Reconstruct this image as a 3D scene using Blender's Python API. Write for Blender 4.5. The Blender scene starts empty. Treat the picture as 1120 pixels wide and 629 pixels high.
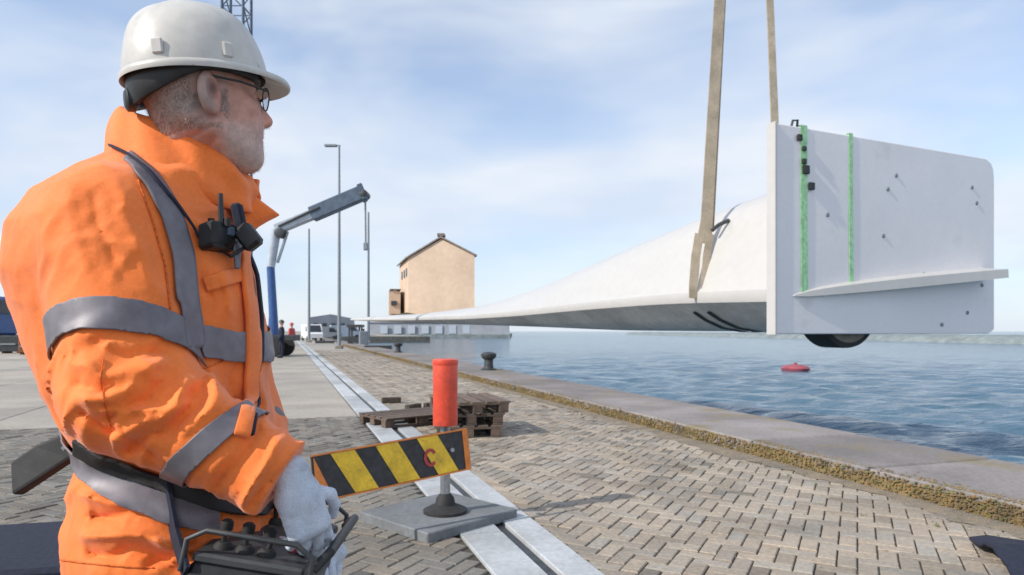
import bpy, bmesh, math, random
import numpy as np
from mathutils import Vector, Matrix
from mathutils.bvhtree import BVHTree

random.seed(7); RNG = np.random.default_rng(7)
S = bpy.context.scene
COL = S.collection
R = math.radians

# ------------------------------------------------------------------ camera
FPX = 747.0; W0, H0 = 1120.0, 629.0; CAMZ = 1.3; HOR = 362.0
cd = bpy.data.cameras.new('camera'); cam = bpy.data.objects.new('camera', cd); COL.objects.link(cam)
cam.location = (0, 0, CAMZ); cam.rotation_euler = (R(90), 0, 0)
cd.sensor_width = 36; cd.lens = 36 * FPX / W0
cd.shift_y = (HOR - H0 / 2) / W0
cd.clip_start = 0.05; cd.clip_end = 9000
cd.dof.use_dof = True; cd.dof.focus_distance = 1.5; cd.dof.aperture_fstop = 9.0
S.camera = cam

def P(px, py, Y):
    return Vector(((px - 560) / FPX * Y, Y, CAMZ + (HOR - py) / FPX * Y))

# ------------------------------------------------------------------ light
SUN_EL = R(36); SUN_AZ = Vector((-0.87, -0.48, 0)).normalized()      # direction towards the sun
S.view_settings.view_transform = 'Standard'; S.view_settings.look = 'None'
S.view_settings.exposure = 0.23; S.view_settings.gamma = 1
sl = bpy.data.lights.new('sun', 'SUN'); sun = bpy.data.objects.new('sun', sl); COL.objects.link(sun)
sl.energy = 3.8; sl.angle = R(0.6); sl.color = (1.0, 0.93, 0.83)
sd = (SUN_AZ * math.cos(SUN_EL) + Vector((0, 0, math.sin(SUN_EL)))).normalized()
sun.rotation_euler = sd.to_track_quat('Z', 'Y').to_euler()
sun.location = (-5, -5, 30)
wd = bpy.data.worlds.new('World'); S.world = wd; wd.use_nodes = True
nt = wd.node_tree; nt.nodes.clear()
def wn(t, **k):
    n = nt.nodes.new(t)
    for a, b in k.items(): setattr(n, a, b)
    return n
out = wn('ShaderNodeOutputWorld'); bg = wn('ShaderNodeBackground'); nt.links.new(bg.outputs[0], out.inputs[0])
sky = wn('ShaderNodeTexSky', sky_type='NISHITA'); sky.sun_disc = False
sky.sun_elevation = SUN_EL; sky.sun_rotation = math.atan2(SUN_AZ.x, SUN_AZ.y)
sky.air_density = 1.0; sky.dust_density = 0.6; sky.ozone_density = 1.4
tc = wn('ShaderNodeTexCoord'); mp = wn('ShaderNodeMapping')
mp.inputs['Scale'].default_value = (1.5, 1.5, 4.2); mp.inputs['Location'].default_value = (3.1, 1.7, 0.4)
nt.links.new(tc.outputs['Generated'], mp.inputs[0])
n1 = wn('ShaderNodeTexNoise'); n1.inputs['Scale'].default_value = 1.25; n1.inputs['Detail'].default_value = 4
n1.inputs['Roughness'].default_value = 0.5; n1.inputs['Distortion'].default_value = 0.35
nt.links.new(mp.outputs[0], n1.inputs['Vector'])
cr = wn('ShaderNodeValToRGB'); cr.color_ramp.elements[0].position = 0.40; cr.color_ramp.elements[1].position = 0.60
cr.color_ramp.elements[0].color = (0.38, 0.38, 0.38, 1); cr.color_ramp.elements[1].color = (0.95, 0.95, 0.95, 1)
nt.links.new(n1.outputs['Fac'], cr.inputs[0])
# more veil towards the horizon
sp = wn('ShaderNodeSeparateXYZ'); nt.links.new(tc.outputs['Generated'], sp.inputs[0])
mr = wn('ShaderNodeMapRange'); mr.inputs['From Min'].default_value = 0.0; mr.inputs['From Max'].default_value = 0.5
mr.inputs['To Min'].default_value = 0.85; mr.inputs['To Max'].default_value = 0.0
nt.links.new(sp.outputs['Z'], mr.inputs['Value'])
ad = wn('ShaderNodeMath', operation='MAXIMUM'); nt.links.new(cr.outputs[0], ad.inputs[0]); nt.links.new(mr.outputs[0], ad.inputs[1])
n2 = wn('ShaderNodeTexNoise'); n2.inputs['Scale'].default_value = 2.6; n2.inputs['Detail'].default_value = 3
nt.links.new(mp.outputs[0], n2.inputs['Vector'])
cc = wn('ShaderNodeValToRGB'); cc.color_ramp.elements[0].position = 0.35; cc.color_ramp.elements[1].position = 0.65
cc.color_ramp.elements[0].color = (6.0, 6.8, 8.1, 1); cc.color_ramp.elements[1].color = (7.4, 7.8, 8.4, 1)
nt.links.new(n2.outputs['Fac'], cc.inputs[0])
mx = wn('ShaderNodeMix', data_type='RGBA'); nt.links.new(ad.outputs[0], mx.inputs['Factor'])
gn = wn('ShaderNodeMix', data_type='RGBA', blend_type='MULTIPLY'); gn.inputs['Factor'].default_value = 1; gn.inputs['B'].default_value = (1.35, 1.5, 1.65, 1)
nt.links.new(sky.outputs[0], gn.inputs['A']); nt.links.new(gn.outputs['Result'], mx.inputs['A']); nt.links.new(cc.outputs[0], mx.inputs['B'])
nt.links.new(mx.outputs['Result'], bg.inputs['Color']); bg.inputs['Strength'].default_value = 0.1

# ------------------------------------------------------------------ materials
def mat(name, col, rough=0.6, metal=0.0, noise=None, bump=None, attr=False, spec=None, stain=None, coat=0, sheen=0):
    """noise=(scale, amount) tonal mottling; bump=(scale, strength, distance); stain=(colour, scale, lo, hi)"""
    m = bpy.data.materials.new(name); m.use_nodes = True
    t = m.node_tree; N = t.nodes; L = t.links
    b = N['Principled BSDF']; b.inputs['Roughness'].default_value = rough; b.inputs['Metallic'].default_value = metal
    if spec is not None: b.inputs['Specular IOR Level'].default_value = spec
    if coat: b.inputs['Coat Weight'].default_value = coat
    if sheen: b.inputs['Sheen Weight'].default_value = sheen
    b.inputs['Base Color'].default_value = (*col, 1)
    g = N.new('ShaderNodeNewGeometry'); pos = g.outputs['Position']
    cur = None
    def rgb(c):
        n = N.new('ShaderNodeRGB'); n.outputs[0].default_value = (*c, 1); return n.outputs[0]
    cur = rgb(col)
    if attr:
        a = N.new('ShaderNodeAttribute'); a.attribute_name = 'tone'
        mm = N.new('ShaderNodeMix'); mm.data_type = 'RGBA'; mm.blend_type = 'MULTIPLY'; mm.inputs['Factor'].default_value = 1
        L.new(cur, mm.inputs['A']); L.new(a.outputs['Color'], mm.inputs['B']); cur = mm.outputs['Result']
    if noise:
        for sc, am in (noise if isinstance(noise[0], tuple) else (noise,)):
            n = N.new('ShaderNodeTexNoise'); n.inputs['Scale'].default_value = sc; n.inputs['Detail'].default_value = 5
            L.new(pos, n.inputs['Vector'])
            r = N.new('ShaderNodeMapRange'); r.inputs['From Min'].default_value = 0.3; r.inputs['From Max'].default_value = 0.7
            r.inputs['To Min'].default_value = 1 - am; r.inputs['To Max'].default_value = 1 + am
            L.new(n.outputs['Fac'], r.inputs['Value'])
            mm = N.new('ShaderNodeMix'); mm.data_type = 'RGBA'; mm.blend_type = 'MULTIPLY'; mm.inputs['Factor'].default_value = 1
            L.new(cur, mm.inputs['A']); L.new(r.outputs[0], mm.inputs['B']); cur = mm.outputs['Result']
    if stain:
        for (sc_, s, lo, hi) in (stain if isinstance(stain, list) else [stain]):
            n = N.new('ShaderNodeTexNoise'); n.inputs['Scale'].default_value = s; n.inputs['Detail'].default_value = 6
            L.new(pos, n.inputs['Vector'])
            r = N.new('ShaderNodeMapRange'); r.inputs['From Min'].default_value = lo; r.inputs['From Max'].default_value = hi
            L.new(n.outputs['Fac'], r.inputs['Value'])
            mm = N.new('ShaderNodeMix'); mm.data_type = 'RGBA'; L.new(r.outputs[0], mm.inputs['Factor'])
            L.new(cur, mm.inputs['A']); L.new(rgb(sc_), mm.inputs['B']); cur = mm.outputs['Result']
    L.new(cur, b.inputs['Base Color'])
    if bump:
        prev = None
        for sc, st, di in (bump if isinstance(bump[0], tuple) else (bump,)):
            n = N.new('ShaderNodeTexNoise'); n.inputs['Scale'].default_value = sc; n.inputs['Detail'].default_value = 6
            L.new(pos, n.inputs['Vector'])
            bp = N.new('ShaderNodeBump'); bp.inputs['Strength'].default_value = st; bp.inputs['Distance'].default_value = di
            L.new(n.outputs['Fac'], bp.inputs['Height'])
            if prev: L.new(prev, bp.inputs['Normal'])
            prev = bp.outputs[0]
        L.new(prev, b.inputs['Normal'])
    return m

M = {}
M['sand'] = mat('joint_sand', (0.06, 0.05, 0.04), 0.95, noise=(9, .3), bump=(60, .5, .01))
M['brick'] = mat('paving_brick', (0.29, 0.252, 0.208), 0.82, attr=True, noise=((1.1, .22), (40, .2)), bump=(90, .5, .004),
                 stain=[((0.10, 0.10, 0.10), .7, .60, .82), ((0.13, 0.12, 0.11), .28, .57, .75), ((0.20, 0.14, 0.08), 3.5, .66, .8)])
M['slab'] = mat('quay_concrete', (0.32, 0.295, 0.26), 0.85, attr=True, noise=((.7, .18), (14, .12)), bump=(50, .35, .004),
                stain=[((0.16, 0.15, 0.14), .45, .58, .8)])
M['ground'] = mat('quay_ground', (0.29, 0.27, 0.245), 0.9, noise=((.08, .2), (1.5, .15)), bump=(12, .3, .01))
M['beam'] = mat('pale_beam', (0.40, 0.42, 0.44), 0.75, attr=True, noise=((2, .15), (30, .12)), bump=(70, .4, .004),
                stain=[((0.25, 0.24, 0.22), 2.2, .58, .8)])
M['kerb'] = mat('kerb_concrete', (0.20, 0.185, 0.185), 0.88, attr=True, noise=((1.3, .2), (25, .15)), bump=((30, .5, .01), (140, .4, .003)),
                stain=[((0.20, 0.16, 0.07), 1.6, .55, .75)])
M['plate'] = mat('plate_concrete', (0.16, 0.17, 0.18), 0.8, noise=((3, .2), (30, .15)), bump=(60, .4, .004), stain=((0.13, 0.13, 0.13), 4, .55, .8))
M['moss'] = mat('moss', (0.22, 0.145, 0.04), 0.95, attr=True, noise=((5, .4), (60, .35)), bump=(80, 1, .02), sheen=.3)
M['wall'] = mat('quay_wall_concrete', (0.13, 0.125, 0.11), 0.85, noise=(1.4, .3), bump=(8, .5, .02))
M['steel'] = mat('galvanised_steel', (0.36, 0.38, 0.40), 0.42, .85, noise=(30, .15), bump=(80, .2, .002))
M['darksteel'] = mat('dark_steel', (0.06, 0.065, 0.07), 0.5, .4, noise=(12, .3), bump=(40, .3, .004))
M['greysteel'] = mat('painted_grey_steel', (0.22, 0.25, 0.28), 0.5, .2, noise=(8, .15))
M['blue'] = mat('blue_paint', (0.03, 0.09, 0.26), 0.4, .0, noise=(8, .2))
M['slate'] = mat('slate_blue_paint', (0.075, 0.11, 0.16), 0.45, .0, noise=(3, .25))
M['lightgrey'] = mat('light_grey_paint', (0.40, 0.45, 0.52), 0.45, noise=(3, .12))
M['white'] = mat('white_paint', (0.72, 0.72, 0.72), 0.35, noise=(2, .06))
M['gel'] = mat('white_gelcoat', (0.50, 0.49, 0.475), 0.38, noise=((.5, .03), (5, .03)), coat=.3, bump=(.8, .06, .05))
M['under'] = mat('bounce_lit_underside', (0.82, 0.73, 0.64), 0.6, noise=((.7, .2), (5, .1)), bump=(3, .2, .02))  # bounce light from ground and water put into the underside's pale warm colour
M['panel'] = mat('glassfibre_panel', (0.78, 0.76, 0.77), 0.42, noise=((.5, .035), (12, .02)), bump=((1.3, .15, .06), (30, .12, .004)),
                 stain=[((0.50, 0.49, 0.48), 1.4, .62, .95)])
M['black'] = mat('black_plastic', (0.015, 0.016, 0.018), 0.45, noise=(60, .3), bump=(120, .2, .001))
M['rubber'] = mat('black_rubber', (0.022, 0.022, 0.023), 0.75, noise=(20, .3), bump=(50, .4, .003))
M['sling'] = mat('sling_webbing', (0.34, 0.29, 0.22), 0.85, noise=((3, .2), (40, .2)), bump=(120, .5, .004))
M['green'] = mat('green_strap', (0.36, 0.66, 0.36), 0.7, noise=(12, .25), bump=(90, .4, .003))
M['red'] = mat('red_sleeve', (0.62, 0.06, 0.025), 0.45, stain=[((0.30, 0.05, 0.03), 9, .60, .8), ((0.55, 0.30, 0.25), 34, .68, .78)], noise=((6, .18), (40, .1)), bump=(30, .15, .003), coat=.2)
M['buoy'] = mat('faded_red', (0.30, 0.07, 0.09), 0.5, noise=(3, .2))
M['yellow'] = mat('sign_yellow', (0.78, 0.50, 0.03), 0.45, noise=((9, .2), (50, .12)), stain=[((0.30, 0.20, 0.05), 14, .6, .8)])
M['signblack'] = mat('sign_black', (0.03, 0.03, 0.034), 0.5, noise=(25, .4), stain=[((0.16, 0.13, 0.10), 16, .62, .85)])
M['signred'] = mat('sign_red', (0.45, 0.05, 0.05), 0.5, noise=(25, .3))
M['signorange'] = mat('sign_orange', (0.72, 0.22, 0.04), 0.45, noise=(14, .2), stain=[((0.25, 0.08, 0.05), 14, .6, .85)])
M['rust'] = mat('rust', (0.22, 0.09, 0.045), 0.9, noise=(25, .4), bump=(60, .5, .004))
M['wood'] = mat('pallet_wood', (0.13, 0.095, 0.075), 0.85, attr=True, noise=((18, .25), (3, .15)), bump=(70, .5, .004))
M['silo_side'] = mat('silo_render', (0.58, 0.44, 0.33), 0.9, noise=((.08, .1), (.6, .06)), bump=(1, .3, .1))
M['silo_roof'] = mat('silo_roof', (0.20, 0.16, 0.14), 0.8, noise=(.5, .3))
M['glass'] = mat('dark_window', (0.03, 0.035, 0.045), 0.12, noise=(1, .2))
M['shed'] = mat('shed_cladding', (0.30, 0.32, 0.36), 0.7, noise=(.3, .1))
M['olive'] = mat('olive_cladding', (0.15, 0.14, 0.08), 0.9, noise=(.2, .4))
M['rock'] = mat('breakwater_rock', (0.20, 0.235, 0.24), 0.9, noise=((.4, .25), (3, .2)), bump=(1.5, .8, .3))
M['grass'] = mat('breakwater_grass', (0.20, 0.24, 0.15), 0.95, noise=((.1, .25),))
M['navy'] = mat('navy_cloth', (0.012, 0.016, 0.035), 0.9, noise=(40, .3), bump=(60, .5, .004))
M['orange'] = mat('hi_vis_orange', (0.90, 0.195, 0.026), 0.75, noise=((14, .07), (3, .10), (160, .06)), bump=((26, .22, .012), (700, .35, .0008)), sheen=.25,
                  stain=[((0.42, 0.13, 0.04), 7, .66, .9)])
_t = M['orange'].node_tree; _g = [n for n in _t.nodes if n.bl_idname == 'ShaderNodeNewGeometry'][0]; _pb = _t.nodes['Principled BSDF']
_old = _pb.inputs['Normal'].links[0].from_socket; _prev = _old
for _sc, _di, _st in ((7, .010, .55), (19, .0045, .5)):
    _n = _t.nodes.new('ShaderNodeTexNoise'); _n.noise_type = 'RIDGED_MULTIFRACTAL'; _n.inputs['Scale'].default_value = _sc; _n.inputs['Detail'].default_value = 2.5; _n.inputs['Distortion'].default_value = .6
    _b = _t.nodes.new('ShaderNodeBump'); _b.inputs['Strength'].default_value = _st; _b.inputs['Distance'].default_value = _di
    _t.links.new(_g.outputs['Position'], _n.inputs['Vector']); _t.links.new(_n.outputs['Fac'], _b.inputs['Height']); _t.links.new(_prev, _b.inputs['Normal']); _prev = _b.outputs[0]
_t.links.new(_prev, _pb.inputs['Normal'])
M['seam'] = mat('stitched_seam', (0.62, 0.13, 0.02), 0.85, noise=(200, .4))
M['tape'] = mat('reflective_tape', (0.17, 0.158, 0.18), 0.5, .15, noise=((50, .15), (9, .2)), bump=((600, .3, .0006),))
M['skin'] = mat('skin', (0.55, 0.28, 0.215), 0.52, attr=True, noise=((60, .12), (15, .12)), bump=((130, .35, .0025), (450, .3, .0008)))
M['skin'].node_tree.nodes['Principled BSDF'].inputs['Subsurface Weight'].default_value = 0.08
M['skin'].node_tree.nodes['Principled BSDF'].inputs['Subsurface Radius'].default_value = (.01, .004, .002)
M['helmet'] = mat('helmet_shell', (0.52, 0.505, 0.475), 0.36, noise=((8, .08), (45, .07)), bump=((60, .08, .001),), coat=.2,
                  stain=[((0.36, 0.34, 0.31), 18, .60, .85), ((0.22, 0.21, 0.19), 55, .70, .80)])
M['glove'] = mat('glove_fabric', (0.56, 0.62, 0.72), 0.85, noise=((30, .15), (300, .12)), bump=((40, .5, .003), (700, .8, .0012)),
                 stain=[((0.30, 0.32, 0.36), 16, .58, .8)])
M['screen'] = mat('pale_label', (0.6, 0.6, 0.58), 0.5)
M['clear'] = mat('spectacle_lens', (0.75, 0.80, 0.82), 0.05, noise=(10, .1))
_b = M['clear'].node_tree.nodes['Principled BSDF']; _b.inputs['Transmission Weight'].default_value = .85; _b.inputs['IOR'].default_value = 1.1

# water
wm = bpy.data.materials.new('harbour_water'); wm.use_nodes = True; M['water'] = wm
t = wm.node_tree; b = t.nodes['Principled BSDF']
b.inputs['Roughness'].default_value = 0.12; b.inputs['IOR'].default_value = 1.33
g = t.nodes.new('ShaderNodeNewGeometry'); prev = None
for sc, st, di, sx in ((0.30, .8, .6, 1.0), (1.3, 1.0, .28, 1.0), (5.0, .8, .06, 1.0)):
    mpp = t.nodes.new('ShaderNodeMapping'); mpp.inputs['Rotation'].default_value = (0, 0, R(12)); mpp.inputs['Scale'].default_value = (0.55 * sx, 1.2, 1)
    n = t.nodes.new('ShaderNodeTexNoise'); n.inputs['Scale'].default_value = sc; n.inputs['Detail'].default_value = 4; n.inputs['Distortion'].default_value = .4
    bp = t.nodes.new('ShaderNodeBump'); bp.inputs['Strength'].default_value = st; bp.inputs['Distance'].default_value = di
    t.links.new(g.outputs['Position'], mpp.inputs[0]); t.links.new(mpp.outputs[0], n.inputs['Vector']); t.links.new(n.outputs['Fac'], bp.inputs['Height'])
    if prev: t.links.new(prev, bp.inputs['Normal'])
    prev = bp.outputs[0]
t.links.new(prev, b.inputs['Normal'])
n = t.nodes.new('ShaderNodeTexNoise'); n.inputs['Scale'].default_value = .12; t.links.new(g.outputs['Position'], n.inputs['Vector'])
r = t.nodes.new('ShaderNodeValToRGB'); r.color_ramp.elements[0].color = (0.045, 0.10, 0.15, 1); r.color_ramp.elements[1].color = (0.075, 0.15, 0.215, 1)
t.links.new(n.outputs['Fac'], r.inputs[0]); t.links.new(r.outputs[0], b.inputs['Base Color'])

# ------------------------------------------------------------------ mesh helpers
class MB:
    """collects shapes into one mesh"""
    def __init__(s): s.v = []; s.f = []; s.tone = []
    def add(s, vs, fs, tone=1.0):
        o = len(s.v); s.v += [tuple(v) for v in vs]; s.f += [tuple(i + o for i in f) for f in fs]; s.tone += [tone] * len(fs)
        return s
    def box(s, c, size, rz=0, tilt=None, tone=1.0, bev=0.0):
        hx, hy, hz = size[0] / 2, size[1] / 2, size[2] / 2
        m = Matrix.Translation(Vector(c)) @ (tilt if tilt is not None else Matrix.Rotation(rz, 4, 'Z'))
        if bev <= 0:
            pts = [m @ Vector((x, y, z)) for z in (-hz, hz) for x, y in ((-hx, -hy), (hx, -hy), (hx, hy), (-hx, hy))]
            return s.add(pts, [(3, 2, 1, 0), (4, 5, 6, 7), (0, 1, 5, 4), (1, 2, 6, 5), (2, 3, 7, 6), (3, 0, 4, 7)], tone)
        b_ = bev; ring = []
        for z, k in ((-hz, 1), (-hz + b_, 0), (hz - b_, 0), (hz, 1)):
            x_, y_ = hx - b_ * k, hy - b_ * k
            ring += [m @ Vector((x, y, z)) for x, y in ((-x_ + b_ * (1 - k), -y_), (x_ - b_ * (1 - k), -y_), (x_, -y_ + b_ * (1 - k)), (x_, y_ - b_ * (1 - k)),
                                                         (x_ - b_ * (1 - k), y_), (-x_ + b_ * (1 - k), y_), (-x_, y_ - b_ * (1 - k)), (-x_, -y_ + b_ * (1 - k)))]
        fs = [tuple(range(7, -1, -1)), tuple(range(24, 32))]
        for k in range(3):
            for i in range(8):
                j = (i + 1) % 8; fs.append((k * 8 + i, k * 8 + j, k * 8 + 8 + j, k * 8 + 8 + i))
        return s.add(ring, fs, tone)
    def tube(s, pts, r, n=10, caps=True, tone=1.0):
        pts = [Vector(p) for p in pts]; rs = r if isinstance(r, (list, tuple)) else [r] * len(pts)
        vs = []; fs = []; up = None
        for i, p in enumerate(pts):
            d = (pts[min(i + 1, len(pts) - 1)] - pts[max(i - 1, 0)]).normalized()
            if up is None:
                up = Vector((0, 0, 1)) if abs(d.z) < .9 else Vector((1, 0, 0))
            a = d.cross(up).normalized(); b_ = a.cross(d).normalized(); up = b_
            for k in range(n):
                th = 2 * math.pi * k / n
                vs.append(p + (a * math.cos(th) + b_ * math.sin(th)) * rs[i])
        for i in range(len(pts) - 1):
            for k in range(n):
                j = (k + 1) % n; fs.append((i * n + k, i * n + j, (i + 1) * n + j, (i + 1) * n + k))
        if caps:
            fs.append(tuple(range(n - 1, -1, -1))); fs.append(tuple((len(pts) - 1) * n + k for k in range(n)))
        return s.add(vs, fs, tone)
    def lathe(s, c, prof, n=24, axis=None, tone=1.0):
        """prof: list of (radius, height) about c along axis (default Z)"""
        q = Vector((0, 0, 1)).rotation_difference(axis if axis is not None else Vector((0, 0, 1))).to_matrix()
        vs = []; fs = []
        for (r_, h_) in prof:
            for k in range(n):
                th = 2 * math.pi * k / n
                vs.append(Vector(c) + q @ Vector((r_ * math.cos(th), r_ * math.sin(th), h_)))
        for i in range(len(prof) - 1):
            for k in range(n):
                j = (k + 1) % n; fs.append((i * n + k, i * n + j, (i + 1) * n + j, (i + 1) * n + k))
        fs.append(tuple(range(n - 1, -1, -1))); fs.append(tuple((len(prof) - 1) * n + k for k in range(n)))
        return s.add(vs, fs, tone)
    def strap(s, pts, wdir, w, t, tone=1.0):
        """flat band along pts; wdir = width direction (vector or list)"""
        pts = [Vector(p) for p in pts]; vs = []; fs = []
        for i, p in enumerate(pts):
            d = (pts[min(i + 1, len(pts) - 1)] - pts[max(i - 1, 0)]).normalized()
            wv = Vector(wdir[i] if isinstance(wdir, list) else wdir); wv = (wv - d * wv.dot(d)).normalized(); nn = d.cross(wv).normalized()
            ww = w[i] if isinstance(w, list) else w
            for a, c in ((-1, -1), (1, -1), (1, 1), (-1, 1)): vs.append(p + wv * ww / 2 * a + nn * t / 2 * c)
        for i in range(len(pts) - 1):
            for k in range(4):
                j = (k + 1) % 4; fs.append((i * 4 + k, i * 4 + j, i * 4 + 4 + j, i * 4 + 4 + k))
        fs.append((3, 2, 1, 0)); e = (len(pts) - 1) * 4; fs.append((e, e + 1, e + 2, e + 3))
        return s.add(vs, fs, tone)
    def mesh(s, name, m, smooth=False, org=None):
        me = bpy.data.meshes.new(name)
        vs = s.v if org is None else [(v[0] - org[0], v[1] - org[1], v[2] - org[2]) for v in s.v]
        me.from_pydata(vs, [], s.f)
        if isinstance(m, (list, tuple)):
            for q in m: me.materials.append(q)
        else: me.materials.append(m)
        at = me.attributes.new('tone', 'FLOAT_COLOR', 'FACE')
        arr = []
        for q in s.tone: arr += [q, q, q, 1.0] if not isinstance(q, tuple) else [*q, 1.0]
        at.data.foreach_set('color', arr)
        me.validate()
        if smooth:
            me.polygons.foreach_set('use_smooth', [True] * len(me.polygons))
            me.set_sharp_from_angle(angle=R(40 if smooth is True else smooth))
        me.update(); return me
    def build(s, name, m, parent=None, smooth=False):
        org = parent.location.copy() if parent is not None and parent.type == 'EMPTY' else None
        if parent is not None and parent.type != 'EMPTY':
            org = None
            o = bpy.data.objects.new(name, s.mesh(name, m, smooth)); COL.objects.link(o); o.parent = parent
            o.matrix_parent_inverse = world_of(parent).inverted(); return o
        o = bpy.data.objects.new(name, s.mesh(name, m, smooth, org)); COL.objects.link(o)
        if parent is not None: o.parent = parent
        return o

def world_of(o):
    m = Matrix.LocRotScale(o.location, o.rotation_euler, o.scale)
    return (world_of(o.parent) @ o.matrix_parent_inverse @ m) if o.parent else m

def thing(name, label, cat, loc=(0, 0, 0), group=None):
    o = bpy.data.objects.new(name, None); COL.objects.link(o); o.location = loc; o.empty_display_size = .2
    return tag(o, label, cat, group)
def tag(o, label, cat, group=None):
    o['label'] = label; o['category'] = cat
    if group: o['group'] = group
    return o
def struct(o): o['kind'] = 'structure'; return o
def stuff(o): o['kind'] = 'stuff'; return o
def copy_tree(o, parent=None, dx=None):
    c = o.copy(); COL.objects.link(c)
    if parent is not None: c.parent = parent
    for ch in list(o.children): copy_tree(ch, c)
    return c

# ------------------------------------------------------------------ quay frame: u along the quay, v towards the water
TH = math.atan(245 / FPX)
q_ = Vector((-math.sin(TH), math.cos(TH), 0)); n_ = Vector((math.cos(TH), math.sin(TH), 0))
def Q(u, v, z=0): return q_ * u + n_ * v + Vector((0, 0, z))
RQ = TH                      # rotation of quay-aligned boxes: local x -> n_, local y -> q_
KV0, KV1, KH = 4.6, 6.03, 0.16
ST0, ST1 = 1.04, 1.60
WATER = -1.6

def sheet(name, pts, z, m, parent=None):
    me = bpy.data.meshes.new(name); me.from_pydata([(p[0], p[1], z) for p in pts], [], [tuple(range(len(pts)))]); me.materials.append(m)
    o = bpy.data.objects.new(name, me); COL.objects.link(o); return o
gp = [Q(-60, -2500), Q(-60, KV1 - .3), Q(170, KV1 - .3), Q(170, 34), Q(3500, 34), Q(3500, -2500)]
struct(sheet('ground', gp, -0.034, M['ground']))
wp = [(-3000, -300, 0), (4000, -300, 0), (4000, 6000, 0), (-3000, 6000, 0)]
def water_mesh():
    # one sheet: fine ripples near the quay, flat towards the horizon
    na, nr = 620, 520
    rad = 4.5 * np.exp(np.linspace(0, math.log(4500 / 4.5), nr)); an = np.linspace(R(-62), R(100), na)    # measured from +Y towards +X
    rr, aa = np.meshgrid(rad, an, indexing='ij'); x = rr * np.sin(aa); y = rr * np.cos(aa)
    h = np.zeros_like(x); rg = np.random.default_rng(4)
    for i in range(46):
        wl = .3 * (4.2 / .3) ** rg.random(); k_ = 2 * math.pi / wl; th = R(200) + rg.normal() * .55; am = .0095 * wl ** .8 * rg.uniform(.6, 1.2)
        step_ = rr * (math.log(1000) / nr); fade = np.clip((wl / np.maximum(step_, .01) - 2.2) / 2.5, 0, 1)
        ph = k_ * (x * math.sin(th) + y * math.cos(th)) + rg.uniform(0, 6.28) + 1.1 * np.sin(k_ * .23 * (x * math.cos(th + .4) - y * math.sin(th + .4)) + rg.uniform(0, 6.28))
        h += am * fade * (np.sin(ph) + .25 * np.sin(2 * ph + 1.2))
    v = np.stack([x, y, WATER + h], -1).reshape(-1, 3)
    i0 = (np.arange(nr - 1)[:, None] * na + np.arange(na - 1)[None]).ravel()
    f = np.stack([i0, i0 + na, i0 + na + 1, i0 + 1], 1)
    me = bpy.data.meshes.new('water'); me.vertices.add(len(v)); me.vertices.foreach_set('co', v.astype(np.float32).ravel())
    me.loops.add(len(f) * 4); me.loops.foreach_set('vertex_index', f.astype(np.int32).ravel()); me.polygons.add(len(f))
    me.polygons.foreach_set('loop_start', np.arange(0, len(f) * 4, 4, dtype=np.int32)); me.polygons.foreach_set('use_smooth', np.ones(len(f), dtype=bool))
    me.materials.append(M['water']); me.update(calc_edges=True)
    if me.polygons[0].normal.z < 0: me.flip_normals()
    o = bpy.data.objects.new('water', me); COL.objects.link(o); return o
struct(water_mesh())
# quay wall
mb = MB(); a, b_ = Q(-60, KV1 - .12), Q(170, KV1 - .12)
mb.box((Q(-60, 0) + Q(170, 0)) / 2 + n_ * (KV1 - .35) + Vector((0, 0, -2.07)), (.5, 230, 4.0), RQ)
mb.box(Q(170.2, 20, -2.07), (28, .6, 4.0), RQ)
mb.build('quay_wall', M['wall']); tag(bpy.data.objects['quay_wall'], 'dark stained concrete quay wall dropping from the kerb to the water', 'quay wall')

# kerb stones
kerb = thing('quay_kerb', 'wide concrete kerb with mossy inner face along the edge of the quay', 'kerb', Q(2, KV0))
def stone_mesh(L, tone):
    mb = MB(); w = KV1 - KV0
    mb.box((w / 2, 0, KH / 2 - .02), (w, L - .026, KH + .04), 0, tone=tone, bev=.014)
    return mb.mesh('kerb_stone', M['kerb'])
kms = [stone_mesh(1.5, (a_, a_ * .98, a_ * .96)) for a_ in (.86, .95, 1.0, 1.06, 1.16, 1.24)]
k = 0; u = -3.0
while u < 169:
    o = bpy.data.objects.new('kerb_stone', random.choice(kms)); COL.objects.link(o); o.parent = kerb
    o.location = Q(u + .75, KV0) - kerb.location + Vector((random.uniform(-.006, .006), 0, random.uniform(-.008, .005)))
    o.rotation_euler = (random.uniform(-.003, .003), random.uniform(-.003, .003), RQ); u += 1.5
    k += 1

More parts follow.
